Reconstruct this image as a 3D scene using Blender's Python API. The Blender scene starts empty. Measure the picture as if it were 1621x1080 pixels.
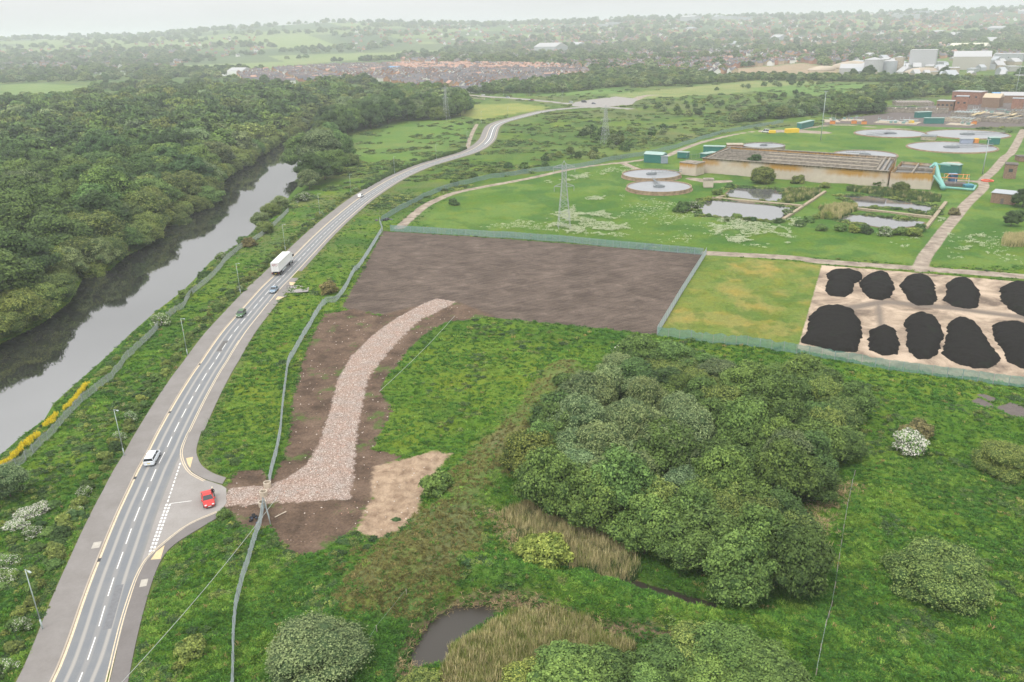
import bpy, math, random
import numpy as np
from mathutils import Matrix, Vector
R = math.radians
scene = bpy.context.scene
# ---------------------------------------------------------------- camera
F = 1261.0; PITCH = R(21.35); ROLL = R(1.46); H = 69.0
cr, sr, cp, sp = math.cos(ROLL), math.sin(ROLL), math.cos(PITCH), math.sin(PITCH)
cam = bpy.data.cameras.new('camera'); co = bpy.data.objects.new('camera', cam)
scene.collection.objects.link(co); scene.camera = co
cam.sensor_width = 36; cam.lens = F / 1621 * 36; cam.clip_start = 0.5; cam.clip_end = 40000
X = Vector((1, 0, 0)); U = Vector((0, sp, cp)); Bk = Vector((0, -cp, sp))
m = Matrix((cr * X - sr * U, sr * X + cr * U, Bk)).transposed().to_4x4()
m.translation = (0, 0, H); co.matrix_world = m
# ---------------------------------------------------------------- sky, sun, exposure
SUN_EL, SUN_AZ = R(58), R(215)
w = bpy.data.worlds.new('World'); scene.world = w; w.use_nodes = True
nt = w.node_tree; nt.nodes.clear()
sky = nt.nodes.new('ShaderNodeTexSky'); sky.sky_type = 'NISHITA'; sky.sun_disc = False
sky.sun_elevation = SUN_EL; sky.sun_rotation = SUN_AZ; sky.air_density = 1.2; sky.dust_density = 3.0
hs = nt.nodes.new('ShaderNodeHueSaturation'); hs.inputs['Saturation'].default_value = 0.12
tcw = nt.nodes.new('ShaderNodeTexCoord'); mpw = nt.nodes.new('ShaderNodeMapping'); mpw.inputs['Scale'].default_value = (1.2, 1.2, 7)
cn = nt.nodes.new('ShaderNodeTexNoise'); cn.inputs['Scale'].default_value = 1.6; cn.inputs['Detail'].default_value = 6
rmp = nt.nodes.new('ShaderNodeMapRange'); rmp.inputs[1].default_value = .3; rmp.inputs[2].default_value = .7
rmp.inputs[3].default_value = 6.9; rmp.inputs[4].default_value = 9.2
mixw = nt.nodes.new('ShaderNodeMix'); mixw.data_type = 'RGBA'; mixw.inputs[0].default_value = 0.82
bgw = nt.nodes.new('ShaderNodeBackground'); bgw.inputs[1].default_value = 0.1
outw = nt.nodes.new('ShaderNodeOutputWorld')
L = nt.links.new
L(sky.outputs[0], hs.inputs['Color']); L(tcw.outputs['Generated'], mpw.inputs[0]); L(mpw.outputs[0], cn.inputs['Vector'])
L(cn.outputs['Fac'], rmp.inputs[0]); L(hs.outputs[0], mixw.inputs[6]); L(rmp.outputs[0], mixw.inputs[7])
sepw = nt.nodes.new('ShaderNodeSeparateXYZ'); L(tcw.outputs['Generated'], sepw.inputs[0])   # an overcast sky is brighter overhead than at the horizon
gr = nt.nodes.new('ShaderNodeMapRange'); gr.inputs[1].default_value = 0.0; gr.inputs[2].default_value = 1.0; gr.inputs[3].default_value = 1.0; gr.inputs[4].default_value = 2.3
gm = nt.nodes.new('ShaderNodeMix'); gm.data_type = 'RGBA'; gm.blend_type = 'MULTIPLY'; gm.inputs[0].default_value = 1
L(sepw.outputs[2], gr.inputs[0]); L(mixw.outputs[2], gm.inputs[6]); L(gr.outputs[0], gm.inputs[7]); L(gm.outputs[2], bgw.inputs[0]); L(bgw.outputs[0], outw.inputs[0])
sl = bpy.data.lights.new('sun', 'SUN'); sl.energy = 1.4; sl.angle = R(12); sl.color = (1, .97, .92)
so = bpy.data.objects.new('sun', sl); scene.collection.objects.link(so)
so.rotation_euler = (R(90) - SUN_EL, 0, R(180) - SUN_AZ)
vs = scene.view_settings; vs.view_transform = 'Standard'; vs.look = 'None'; vs.gamma = 1; vs.exposure = 0.22
scene.cycles.volume_bounces = 2; scene.cycles.max_bounces = 6; scene.cycles.transparent_max_bounces = 6
scene.cycles.diffuse_bounces = 3; scene.cycles.glossy_bounces = 2
# ---------------------------------------------------------------- pixel -> world
def ray(x, y):
    u = np.asarray(x, float) - 810.5; v = 540 - np.asarray(y, float)
    a = u * cr + v * sr; b = -u * sr + v * cr
    return np.stack([a, F * cp + b * sp, -F * sp + b * cp], -1)
def G(x, y, z=0.0):
    r = ray(x, y); t = (H - z) / -r[..., 2]
    return r[..., :2] * t[..., None]
def GP(pts, z=0.0):
    a = np.array(pts, float); return G(a[:, 0], a[:, 1], z)
def smooth(pts, n=8, closed=False):
    P = np.array(pts, float); N = len(P); out = []
    for i in range(N if closed else N - 1):
        p0 = P[(i - 1) % N] if closed or i > 0 else 2 * P[0] - P[1]
        p1, p2 = P[i], P[(i + 1) % N]
        p3 = P[(i + 2) % N] if closed or i + 2 < N else 2 * P[-1] - P[-2]
        for k in range(n):
            t = k / n
            out.append(.5 * (2 * p1 + (p2 - p0) * t + (2 * p0 - 5 * p1 + 4 * p2 - p3) * t * t + (3 * p1 - p0 - 3 * p2 + p3) * t ** 3))
    if not closed: out.append(P[-1])
    return np.array(out)
def resample(P, step=None, n=None):
    P = np.asarray(P, float); d = np.r_[0, np.cumsum(np.linalg.norm(np.diff(P, axis=0), axis=1))]
    if n is None: n = max(2, int(d[-1] / step) + 1)
    s = np.linspace(0, d[-1], n)
    return np.stack([np.interp(s, d, P[:, k]) for k in range(P.shape[1])], 1)
def offset(P, o):
    T = np.gradient(P, axis=0); T /= np.linalg.norm(T, axis=1)[:, None] + 1e-9
    return P + np.stack([T[:, 1], -T[:, 0]], 1) * o          # +o is to the right of travel
# ---------------------------------------------------------------- numpy noise and distances
def _h(ix, iy, s):
    n = (ix.astype(np.int64) * 374761393 + iy.astype(np.int64) * 668265263 + s * 974634777) & 0x7fffffff
    n = ((n ^ (n >> 13)) * 1274126177) & 0x7fffffff
    return ((n ^ (n >> 16)) & 0xffff) / 65535.0
def vnoise(x, y, s=0):
    ix, iy = np.floor(x), np.floor(y); fx, fy = x - ix, y - iy
    fx = fx * fx * (3 - 2 * fx); fy = fy * fy * (3 - 2 * fy)
    a, b, c, d = _h(ix, iy, s), _h(ix + 1, iy, s), _h(ix, iy + 1, s), _h(ix + 1, iy + 1, s)
    return a + (b - a) * fx + (c - a) * fy + (a - b - c + d) * fx * fy
def fbm(x, y, sc, o=4, s=0):
    v = 0; a = .5; f = 1 / sc; t = 0
    for k in range(o):
        v = v + a * vnoise(x * f + 17.3 * k, y * f - 9.1 * k, s + k); t += a; a *= .5; f *= 2.03
    return v / t
def sstep(a, b, x):
    t = np.clip((x - a) / (b - a), 0, 1); return t * t * (3 - 2 * t)
def segd(P, A):
    d = np.full(len(P), 1e9)
    for a, b in zip(A[:-1], A[1:]):
        e = b - a; t = np.clip(((P - a) @ e) / (e @ e + 1e-12), 0, 1)
        q = P - a - t[:, None] * e; d = np.minimum(d, (q * q).sum(1))
    return np.sqrt(d)
CL = 30.0
def near(P, A, m=CL):
    lo, hi = A.min(0) - m, A.max(0) + m
    return np.all((P > lo) & (P < hi), axis=1)
def sdpoly(P, A):
    out = np.full(len(P), CL); k = near(P, A)
    if not k.any(): return out
    Q = P[k]; B = np.vstack([A, A[:1]]); d = segd(Q, B); ins = np.zeros(len(Q), bool)
    for a, b in zip(B[:-1], B[1:]):
        c = (a[1] > Q[:, 1]) != (b[1] > Q[:, 1])
        if a[1] != b[1]:
            xi = (b[0] - a[0]) * (Q[:, 1] - a[1]) / (b[1] - a[1]) + a[0]
            ins ^= c & (Q[:, 0] < xi)
    out[k] = np.where(ins, -np.minimum(d, CL), np.minimum(d, CL)); return out
def sdline(P, A, hw):
    out = np.full(len(P), CL); k = near(P, A)
    if k.any(): out[k] = np.minimum(segd(P[k], A) - hw, CL)
    return out
def un(*a):
    return np.minimum.reduce(a)
# ---------------------------------------------------------------- meshes, objects
def new_mesh(name, V, Fc, mats=(), fmat=None, attrs=None, smooth_=False):
    me = bpy.data.meshes.new(name); V = np.asarray(V, np.float32)
    me.vertices.add(len(V)); me.vertices.foreach_set('co', V.ravel())
    if isinstance(Fc, np.ndarray): k = Fc.shape[1]; tot = np.full(len(Fc), k, np.int32); idx = Fc.ravel()
    else: tot = np.array([len(f) for f in Fc], np.int32); idx = np.concatenate([np.asarray(f) for f in Fc]) if len(Fc) else np.zeros(0)
    me.loops.add(int(tot.sum())); me.loops.foreach_set('vertex_index', idx.astype(np.int32))
    me.polygons.add(len(tot)); me.polygons.foreach_set('loop_start', np.r_[0, np.cumsum(tot)[:-1]].astype(np.int32))
    me.polygons.foreach_set('loop_total', tot)
    if fmat is not None: me.polygons.foreach_set('material_index', np.asarray(fmat, np.int32))
    me.polygons.foreach_set('use_smooth', np.full(len(tot), bool(smooth_)))
    for mt in mats: me.materials.append(mt)
    for k, (t, a) in (attrs or {}).items():
        at = me.attributes.new(k, t, 'POINT'); at.data.foreach_set('color' if t == 'FLOAT_COLOR' else 'vector' if t == 'FLOAT_VECTOR' else 'value', np.asarray(a, np.float32).ravel() if t != 'INT' else np.asarray(a, np.int32).ravel())
    me.update(calc_edges=True); me.validate(); return me
def link(name, data, parent=None, loc=None, rz=0, label=None, cat=None, group=None, kind=None, sc=None):
    o = bpy.data.objects.new(name, data); scene.collection.objects.link(o)
    if parent is not None: o.parent = parent
    if loc is not None: o.location = loc
    if rz: o.rotation_euler = (0, 0, rz)
    if sc is not None: o.scale = sc if hasattr(sc, '__len__') else (sc, sc, sc)
    if label: o['label'] = label
    if cat: o['category'] = cat
    if group: o['group'] = group
    if kind: o['kind'] = kind
    return o
def thing(name, label, cat, loc=(0, 0, 0), rz=0, group=None, sc=None):
    return link(name, None, None, loc, rz, label, cat, group, None, sc)
def dup(root, loc, rz=0, sc=None, label=None, group=None):
    r = root.copy(); scene.collection.objects.link(r); r.location = loc; r.rotation_euler = (0, 0, rz)
    if sc is not None: r.scale = sc if hasattr(sc, '__len__') else (sc, sc, sc)
    if label: r['label'] = label
    if group: r['group'] = group
    for ch in list(root.children):
        c = ch.copy(); scene.collection.objects.link(c); c.parent = r
        for g in ch.children:
            d = g.copy(); scene.collection.objects.link(d); d.parent = c
    return r
class MB:
    def __init__(s): s.v = []; s.f = []; s.m = []; s.n = 0
    def add(s, V, Fc, mi=0):
        V = np.asarray(V, float).reshape(-1, 3); s.v.append(V)
        for f in Fc: s.f.append([int(i) + s.n for i in f]); s.m.append(mi)
        s.n += len(V); return s
    def box(s, c, d, rz=0, mi=0, taper=1.0):
        x, y, z = d[0] / 2, d[1] / 2, d[2] / 2; V = []
        for k, q in ((-z, 1), (z, taper)):
            V += [(-x * q, -y * q, k), (x * q, -y * q, k), (x * q, y * q, k), (-x * q, y * q, k)]
        V = np.array(V); cs, sn = math.cos(rz), math.sin(rz)
        V = np.stack([V[:, 0] * cs - V[:, 1] * sn, V[:, 0] * sn + V[:, 1] * cs, V[:, 2]], 1) + np.array(c)
        return s.add(V, [(3, 2, 1, 0), (4, 5, 6, 7), (0, 1, 5, 4), (1, 2, 6, 5), (2, 3, 7, 6), (3, 0, 4, 7)], mi)
    def tube(s, pts, r, n=6, mi=0, cap=True, r1=None):
        P = np.array(pts, float); K = len(P); rr = np.linspace(r, r if r1 is None else r1, K) if not hasattr(r, '__len__') else r
        T = np.gradient(P, axis=0); V = []
        for i in range(K):
            t = T[i] / (np.linalg.norm(T[i]) + 1e-9); a = np.array((0, 0, 1.)) if abs(t[2]) < .9 else np.array((1., 0, 0))
            u = np.cross(t, a); u /= np.linalg.norm(u); w_ = np.cross(t, u)
            for k in range(n):
                g = 2 * math.pi * (k + .5) / n; V.append(P[i] + (u * math.cos(g) + w_ * math.sin(g)) * rr[i])
        Fc = [(i * n + k, i * n + (k + 1) % n, (i + 1) * n + (k + 1) % n, (i + 1) * n + k) for i in range(K - 1) for k in range(n)]
        if cap: Fc += [tuple(range(n))[::-1], tuple(range((K - 1) * n, K * n))]
        return s.add(V, Fc, mi)
    def lathe(s, prof, n=48, c=(0, 0, 0), mi=0, close=True):
        V = []; K = len(prof)
        for r_, z in prof:
            for k in range(n):
                g = 2 * math.pi * k / n; V.append((c[0] + r_ * math.cos(g), c[1] + r_ * math.sin(g), c[2] + z))
        Fc = [(i * n + k, i * n + (k + 1) % n, (i + 1) * n + (k + 1) % n, (i + 1) * n + k) for i in range(K - 1) for k in range(n)]
        return s.add(V, Fc, mi)
    def prism(s, poly, z0, z1, mi=0, zt=None):
        P = np.array(poly, float); n = len(P)
        ar = (P[:, 0] * np.roll(P[:, 1], -1) - np.roll(P[:, 0], -1) * P[:, 1]).sum()
        if ar < 0: P = P[::-1]
        V = [(x, y, z0) for x, y in P] + [(x, y, z1) for x, y in P]
        return s.add(V, [tuple(range(n))[::-1], tuple(range(n, 2 * n))] + [(i, (i + 1) % n, n + (i + 1) % n, n + i) for i in range(n)], mi)
    def mesh(s, name, mats, sm=False):
        return new_mesh(name, np.vstack(s.v), s.f, mats if isinstance(mats, (list, tuple)) else [mats], s.m, None, sm)
    def build(s, name, mats, parent=None, sm=False, **k):
        return link(name, s.mesh(name, mats, sm), parent, **k)
# ---------------------------------------------------------------- materials
class NT:
    def __init__(s, name):
        s.mat = bpy.data.materials.new(name); s.mat.use_nodes = True; s.t = s.mat.node_tree; s.t.nodes.clear()
        s.out = s.t.nodes.new('ShaderNodeOutputMaterial'); s.b = s.n('ShaderNodeBsdfPrincipled'); s.l(s.b.outputs[0], s.out.inputs[0])
        s.b.inputs['Specular IOR Level'].default_value = .3
    def n(s, t): return s.t.nodes.new(t)
    def l(s, a, b): s.t.links.new(a, b)
    def put(s, v, i):
        if v is None: return
        if isinstance(v, bpy.types.NodeSocket): s.l(v, i)
        else: i.default_value = (*v, 1) if hasattr(v, '__len__') and len(v) == 3 and i.type == 'RGBA' else v
    def attr(s, name, out='Fac'):
        a = s.n('ShaderNodeAttribute'); a.attribute_name = name; return a.outputs[out]
    def pos(s):
        return s.n('ShaderNodeNewGeometry').outputs['Position']
    def noise(s, sc, det=3, vec=None, rough=.55, dist=0):
        a = s.n('ShaderNodeTexNoise'); a.inputs['Scale'].default_value = sc; a.inputs['Detail'].default_value = det
        a.inputs['Roughness'].default_value = rough; a.inputs['Distortion'].default_value = dist
        s.l(vec if vec is not None else s.pos(), a.inputs['Vector']); return a.outputs['Fac']
    def map(s, vec, scale=(1, 1, 1), rot=(0, 0, 0)):
        a = s.n('ShaderNodeMapping'); a.inputs['Scale'].default_value = scale; a.inputs['Rotation'].default_value = rot; s.l(vec, a.inputs[0]); return a.outputs[0]
    def math(s, op, a, b=None, c=None):
        q = s.n('ShaderNodeMath'); q.operation = op
        for i, v in enumerate((a, b, c)): s.put(v, q.inputs[i])
        return q.outputs[0]
    def rng(s, v, a, b, c=0., d=1., smooth=False):
        q = s.n('ShaderNodeMapRange'); s.put(v, q.inputs[0])
        if smooth: q.interpolation_type = 'SMOOTHSTEP'
        for i, k in enumerate((a, b, c, d)): q.inputs[i + 1].default_value = k
        return q.outputs[0]
    def mix(s, f, a, b, mode='MIX'):
        q = s.n('ShaderNodeMix'); q.data_type = 'RGBA'; q.blend_type = mode
        s.put(f, q.inputs[0]); s.put(a, q.inputs[6]); s.put(b, q.inputs[7]); return q.outputs[2]
    def ramp(s, v, stops):
        q = s.n('ShaderNodeValToRGB'); e = q.color_ramp.elements
        while len(e) < len(stops): e.new(.5)
        for i, (p, c) in enumerate(stops): e[i].position = p; e[i].color = (*c, 1)
        s.put(v, q.inputs[0]); return q.outputs[0]
    def bump(s, h, dist, st=1.0):
        q = s.n('ShaderNodeBump'); q.inputs['Distance'].default_value = dist; q.inputs['Strength'].default_value = st
        s.l(h, q.inputs['Height']); s.l(q.outputs[0], s.b.inputs['Normal'])
    def fin(s, col=None, rough=None, metal=None, spec=None):
        s.put(col, s.b.inputs['Base Color']); s.put(rough, s.b.inputs['Roughness']); s.put(metal, s.b.inputs['Metallic'])
        s.put(spec, s.b.inputs['Specular IOR Level']); return s.mat
def plain(name, col, rough=.7, metal=0., var=.12, sc=2.0, spec=.3, obj=0.0):
    t = NT(name); n_ = t.noise(sc, 4); k = t.rng(n_, .3, .7, 1 - var, 1 + var)
    c = t.mix(1.0, col, t.n('ShaderNodeCombineColor').outputs[0] if False else k, 'MULTIPLY')
    if obj:
        oi = t.n('ShaderNodeObjectInfo'); c = t.mix(1.0, c, t.rng(oi.outputs['Random'], 0, 1, 1 - obj, 1 + obj), 'MULTIPLY')
    return t.fin(c, rough, metal, spec)
# ================================================================ layout read off the photograph (pixels on the ground plane)
CEN = [(113,1110),(124,1080),(139,1045),(155,997),(169,950),(183,907),(197,868),(210,832),(223,799),(236,769),(248,741),(262,714),(273,690),(285,666),
 (296,645),(307,625),(318,606),(329,588),(340,572),(350,556),(369.6,527),(391.5,500.4),(411.8,476.4),(431,454.4),(450.4,435.2),(483.7,400.4),
 (511.9,371.5),(543,343),(583,311),(630,282),(673,263),(713,251),(745,241),(764,231),(775,220),(779,209),(784,199.6),(797,193),(817,187.6),(838,182),(852,178.6),(869,175.5),(900,172),(930,170)]
LZ = -4.0
cen = resample(smooth(GP(CEN), 6), 1.5)
main = smooth(GP([(690,140),(723,148.7),(771,153),(826.7,157),(900.7,164.4),(938,168),(1000,173)]), 6)
HW = 3.05
apron = GP([(284,703),(292,712),(294,730),(303,747),(325,760),(350,768),(358,773),(361,785),(358,797),(350,808),(345,812),(320,821),(300,832),(280,845),(260,862),(235,885),(222,905),(214,925),(198,945),(210,905),(235,850),(256,780),(275,725)])
river = GP([(-60,605),(0,545),(67,512),(110,479),(127,449),(133,435),(173,429),(200,405),(227,393),(253,373),(267,352),(290,350),(310,333),(345,318),(349,297),(368,273),(396,258),(428,236),(452,222),(470,213),(492,198),(520,183),(560,172),
 (572,176),(540,190),(518,204),(506,220),(494,235),(482,250),(474,266),(476,282),(473,292),(462,305),(452,318),(440,332),(420,345),(400,366),(383,382),(353,401),(333,414),(313,437),(290,460),(247,493),(207,528),(177,557),(147,584),(114,613),(85.5,639),(71,664),(35,690),(0,722),(-60,775)], LZ)
soilfield = GP([(607,366),(740,374),(900,386),(1116,403),(1078,467),(1040,531),(960,521),(860,511),(780,503),(724,490),(640,492),(600,499),(540,488),(572,430)])
soilworks = GP([(513,497),(560,489),(600,500),(650,487),(724,478),(780,500),(745,506),(705,510),(672,530),(650,550),(632,575),(610,600),(605,620),(622,650),(600,690),(592,712),(640,722),(600,740),(590,800),(562,840),(545,852),(500,878),(470,881),(442,862),(430,835),(400,840),(372,828),(356,806),(357,773),(372,745),(415,742),(428,760),(445,730),(455,700),(462,640),(475,580),(490,540)])
rubble = GP([(664,484),(690,473),(723,478),(700,490),(668,505),(642,528),(605,568),(582,603),(572,650),(564,700),(560,750),(555,790),(520,791),(480,794),(425,797),(395,800),(358,801),(359,775),(395,770),(425,767),(455,757),(485,735),(507,700),(520,660),(535,600),(555,565),(590,530),(630,502)])
sand = GP([(590,738),(640,727),(690,718),(716,719),(698,742),(672,780),(664,815),(640,842),(610,856),(562,842),(575,815),(588,790)])
yard = GP([(1301,420),(1480,434),(1621,447),(1860,468),(1860,640),(1621,610),(1420,583),(1262,554)])
tracks = [(GP([(632,361),(650,345),(675,325),(715,307),(760,297),(840,282),(914,266),(988,257),(1012,254),(1055,247),(1071,240),(1100,229),(1120,223),(1163,213),(1206,207),(1255,206)]), 2.1),
 (GP([(1122,401),(1250,408),(1300,414),(1450,425),(1621,438),(1860,460)]), 2.6),
 (GP([(1455,428),(1465,405),(1475,392),(1494,366),(1512,345),(1530,323),(1557,297),(1556,286),(1573,270),(1591,249),(1602,240),(1621,205)]), 2.1),
 (GP([(1500,286),(1530,286),(1557,289)]), 2.2),
 (GP([(985,258),(1010,268),(1035,272)]), 2.0), (GP([(1095,283),(1125,288),(1150,287)]), 3.2),
 (GP([(1255,206),(1300,200),(1340,198),(1400,203),(1440,204)]), 3.0), (GP([(1390,175),(1420,170),(1460,165)]), 2.5),
 (GP([(755,197),(748,210),(742,226),(740,236)]), 1.4), (GP([(1000,160),(1020,152),(1045,150)]), 5), (GP([(1215,208),(1260,208),(1300,210)]), 7)]
roundabout = GP([(905,168),(938,171),(1000,166),(1010,157),(975,153),(935,158),(910,162)])
tracks = [(smooth(a, 5), b) for a, b in tracks]
pond = GP([(660,1038),(672,1012),(694,984),(716,966),(745,960),(775,962),(770,970),(735,988),(708,1008),(692,1036)], -1.5)
rimA = GP([(640,1060),(655,1010),(690,968),(725,948),(790,943),(860,955),(940,985),(1040,1000),(1075,1010),(1080,1100),(640,1110)])
ditch = GP([(960,912),(1000,925),(1060,943),(1110,956),(1135,965),(1125,975),(1060,953),(1000,935),(955,920)], -1.0)
reedA = GP([(706,1045),(720,1015),(750,995),(785,975),(820,962),(880,965),(940,985),(1005,1015),(940,1040),(860,1050),(800,1110),(690,1110)])
reedB = GP([(795,812),(840,803),(890,830),(950,850),(1000,872),(1010,905),(975,915),(930,900),(890,900),(830,860)])
reedC = GP([(1245,300),(1300,303),(1280,318),(1245,322),(1240,315)]); reedD = GP([(1300,330),(1350,325),(1355,335),(1325,348),(1300,345)])
reedE = GP([(1340,303),(1420,312),(1480,322),(1488,312),(1420,302),(1345,298)]); reedF = GP([(1590,378),(1640,378),(1650,392),(1586,390)])
lagoons = [GP(p, .0) for p in ([(1147,310),(1160,297),(1235,300),(1243,312),(1236,321),(1150,311)], [(1103,332),(1117,318),(1143,317),(1260,329),(1240,343),(1227,352),(1190,347),(1117,342)],
 [(1333,310),(1357,329),(1400,328),(1447,333),(1472,340),(1476,333),(1482,328),(1440,320),(1380,311)], [(1325,347),(1347,341),(1373,341),(1464,352),(1457,357),(1410,363),(1333,350)])]
slabs = [GP(p) for p in ([(1536,635),(1550,630),(1575,642),(1568,647),(1548,641)], [(1545,625),(1556,623),(1583,633),(1570,637)], [(1575,645),(1600,637),(1625,645),(1640,665),(1605,660)])]
dry = GP([(1118,404),(1300,420),(1282,480),(1262,552),(1150,541),(1045,530),(1080,467)])
lawn = GP([(660,352),(720,307),(860,272),(1000,250),(1120,215),(1260,200),(1500,200),(1640,215),(1700,420),(1480,420),(1120,397),(880,375),(700,362)])
bank = GP([(885,580),(930,590),(880,650),(830,720),(790,770),(770,860),(740,900),(650,960),(540,985),(560,920),(620,860),(690,800),(730,740),(800,660)])
weeds = GP([(10,905),(60,840),(100,760),(200,650),(330,520),(450,400),(500,345),(480,350),(420,400),(330,480),(250,560),(170,640),(60,740),(0,800)])
ylawn = GP([(715,172),(760,164),(830,165),(872,170),(850,176),(800,182),(760,190),(720,182)])
meadow = GP([(960,150),(1100,138),(1240,125),(1330,128),(1250,140),(1130,150),(1040,155),(990,160)])
meadL = GP([(560,235),(620,200),(700,190),(745,192),(740,215),(700,240),(640,262),(560,285),(548,262)])
worksoil = GP([(1300,199),(1330,196),(1450,200),(1540,203),(1621,200),(1800,205),(1800,160),(1621,152),(1450,170),(1400,180),(1310,190)])
DISCS = [(1043,300,54),(1031,280,49),(1369,246,47),(1409,212,50),(1531,213.5,54),(1506,234,59),(1208,238,34)]
farfields = [(GP(p), c) for p, c in (
 ([(0,135),(60,132),(150,138),(90,150),(0,150)], (.17, .24, .08)), ([(250,103),(470,96),(680,79),(735,83),(600,92),(480,102),(300,108)], (.22, .26, .11)),
 ([(220,108),(380,106),(470,104),(500,110),(300,114)], (.17, .26, .09)), ([(300,99),(470,90),(500,93),(400,99)], (.2, .25, .1)),
 ([(1270,100),(1330,108),(1340,124),(1180,118),(1120,112),(1200,106)], (.33, .25, .18)), ([(410,83),(520,80),(560,84),(450,90)], (.2, .26, .1)),
 ([(1330,122),(1700,128),(1700,140),(1400,134)], (.12, .2, .05)), ([(1170,140),(1330,132),(1500,140),(1400,150),(1250,152)], (.13, .22, .06)),
 ([(1000,148),(1200,126),(1290,128),(1210,138),(1090,150)], (.22, .25, .1)), ([(760,150),(900,152),(1000,146),(950,138),(830,146)], (.13, .22, .06)))]
bundA = smooth(GP([(900,590),(860,650),(800,725),(745,790),(700,840),(640,900),(590,950),(550,1000)]), 4)
bundB = smooth(GP([(745,905),(800,915),(860,925),(960,945),(1080,985),(1180,1000),(1290,1010)]), 4)
bundC = smooth(GP([(1621,675),(1560,655),(1500,662),(1455,690),(1420,735),(1400,800),(1385,870),(1370,940)]), 4)
FLOWERS = [(GP(p), d) for p, d in (([(850,355),(880,335),(900,325),(960,335),(990,352),(1000,365),(960,373),(880,370)], 1.3), ([(855,290),(930,272),(940,282),(870,292)], 1.2),
 ([(925,312),(960,305),(960,318),(930,320)], 1.2), ([(1110,360),(1150,345),(1190,352),(1250,360),(1260,375),(1250,388),(1190,392),(1150,385)], 1.0), ([(1245,350),(1270,345),(1270,362),(1240,360)], 1),
 ([(1120,352),(1110,385),(1230,400),(1260,385),(1180,350)], .25), ([(760,360),(990,380),(1000,370),(830,345)], .3), ([(1525,372),(1560,372),(1565,400),(1520,400)], .9), ([(940,268),(1010,262),(1010,272),(950,280)], .5),
 ([(1410,385),(1455,378),(1460,395),(1420,398)], .5), ([(1490,370),(1590,370),(1621,420),(1500,410)], .18), ([(1480,345),(1500,338),(1505,352),(1485,356)], .6), ([(980,310),(1120,325),(1130,395),(960,380)], .12))]
# street hard edge polygons near the junction
def hardsd(P):
    d = un(sdline(P, cen, 7.2), sdpoly(P, apron), sdline(P, main, 6), sdpoly(P, roundabout))
    return d
footU = GP([(300,686),(289,710),(291,730),(303,747),(325,760),(352,768),(360,757),(345,752),(332,746),(321,737),(315,727),(312,712),(319,684),(366,590),(396,540),(430,485),(418,485),(392,520),(340,600)])
footL = GP([(345,811),(300,831),(260,861),(235,884),(209,938),(193,990),(165,1110),(200,1110),(205,1080),(218,1015),(233,955),(248,908),(262,880),(282,860),(322,835),(348,820)])
def zones(P):
    z = {}
    z['hard'] = un(sdline(P, offset(cen, -1.9), 5.3), sdline(P, cen, 4.6), sdpoly(P, footU), sdpoly(P, footL), sdpoly(P, apron), sdline(P, main, 6), sdpoly(P, roundabout))
    z['river'] = sdpoly(P, river)
    z['soil'] = un(sdpoly(P, soilfield), sdpoly(P, soilworks)); z['works'] = sdpoly(P, soilworks); z['rubble'] = sdpoly(P, rubble)
    z['sand'] = sdpoly(P, sand); z['yard'] = sdpoly(P, yard); z['track'] = un(*[sdline(P, a, b) for a, b in tracks]); z['slab0'] = sdpoly(P, worksoil)
    z['mud'] = un(np.abs(sdpoly(P, rimA)) - .9, sdpoly(P, pond) - .6, sdpoly(P, ditch) - .4, *[sdpoly(P, q) - .8 for q in lagoons])
    cc_ = [(G(a, b), c * math.hypot(math.hypot(*G(a, b)), H) / F) for a, b, c in DISCS]
    z['disc'] = un(*[np.hypot(P[:, 0] - c[0], P[:, 1] - c[1]) - q for c, q in cc_])
    z['slab'] = un(*[sdpoly(P, q) for q in slabs], z['slab0']); z['pond'] = un(sdpoly(P, pond), sdpoly(P, ditch))
    z['lag'] = un(*[sdpoly(P, q) for q in lagoons])
    return z
HILLX = np.array([-900, -400, 0, 150, 300, 400, 470, 550, 640, 760, 900, 1000, 1150, 1300, 1450, 1621, 2000, 2600])
HILLZ = np.array([70, 72, 78, 80, 86, 116, 126, 131, 124, 108, 108, 112, 106, 102, 100, 104, 100, 90])
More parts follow.
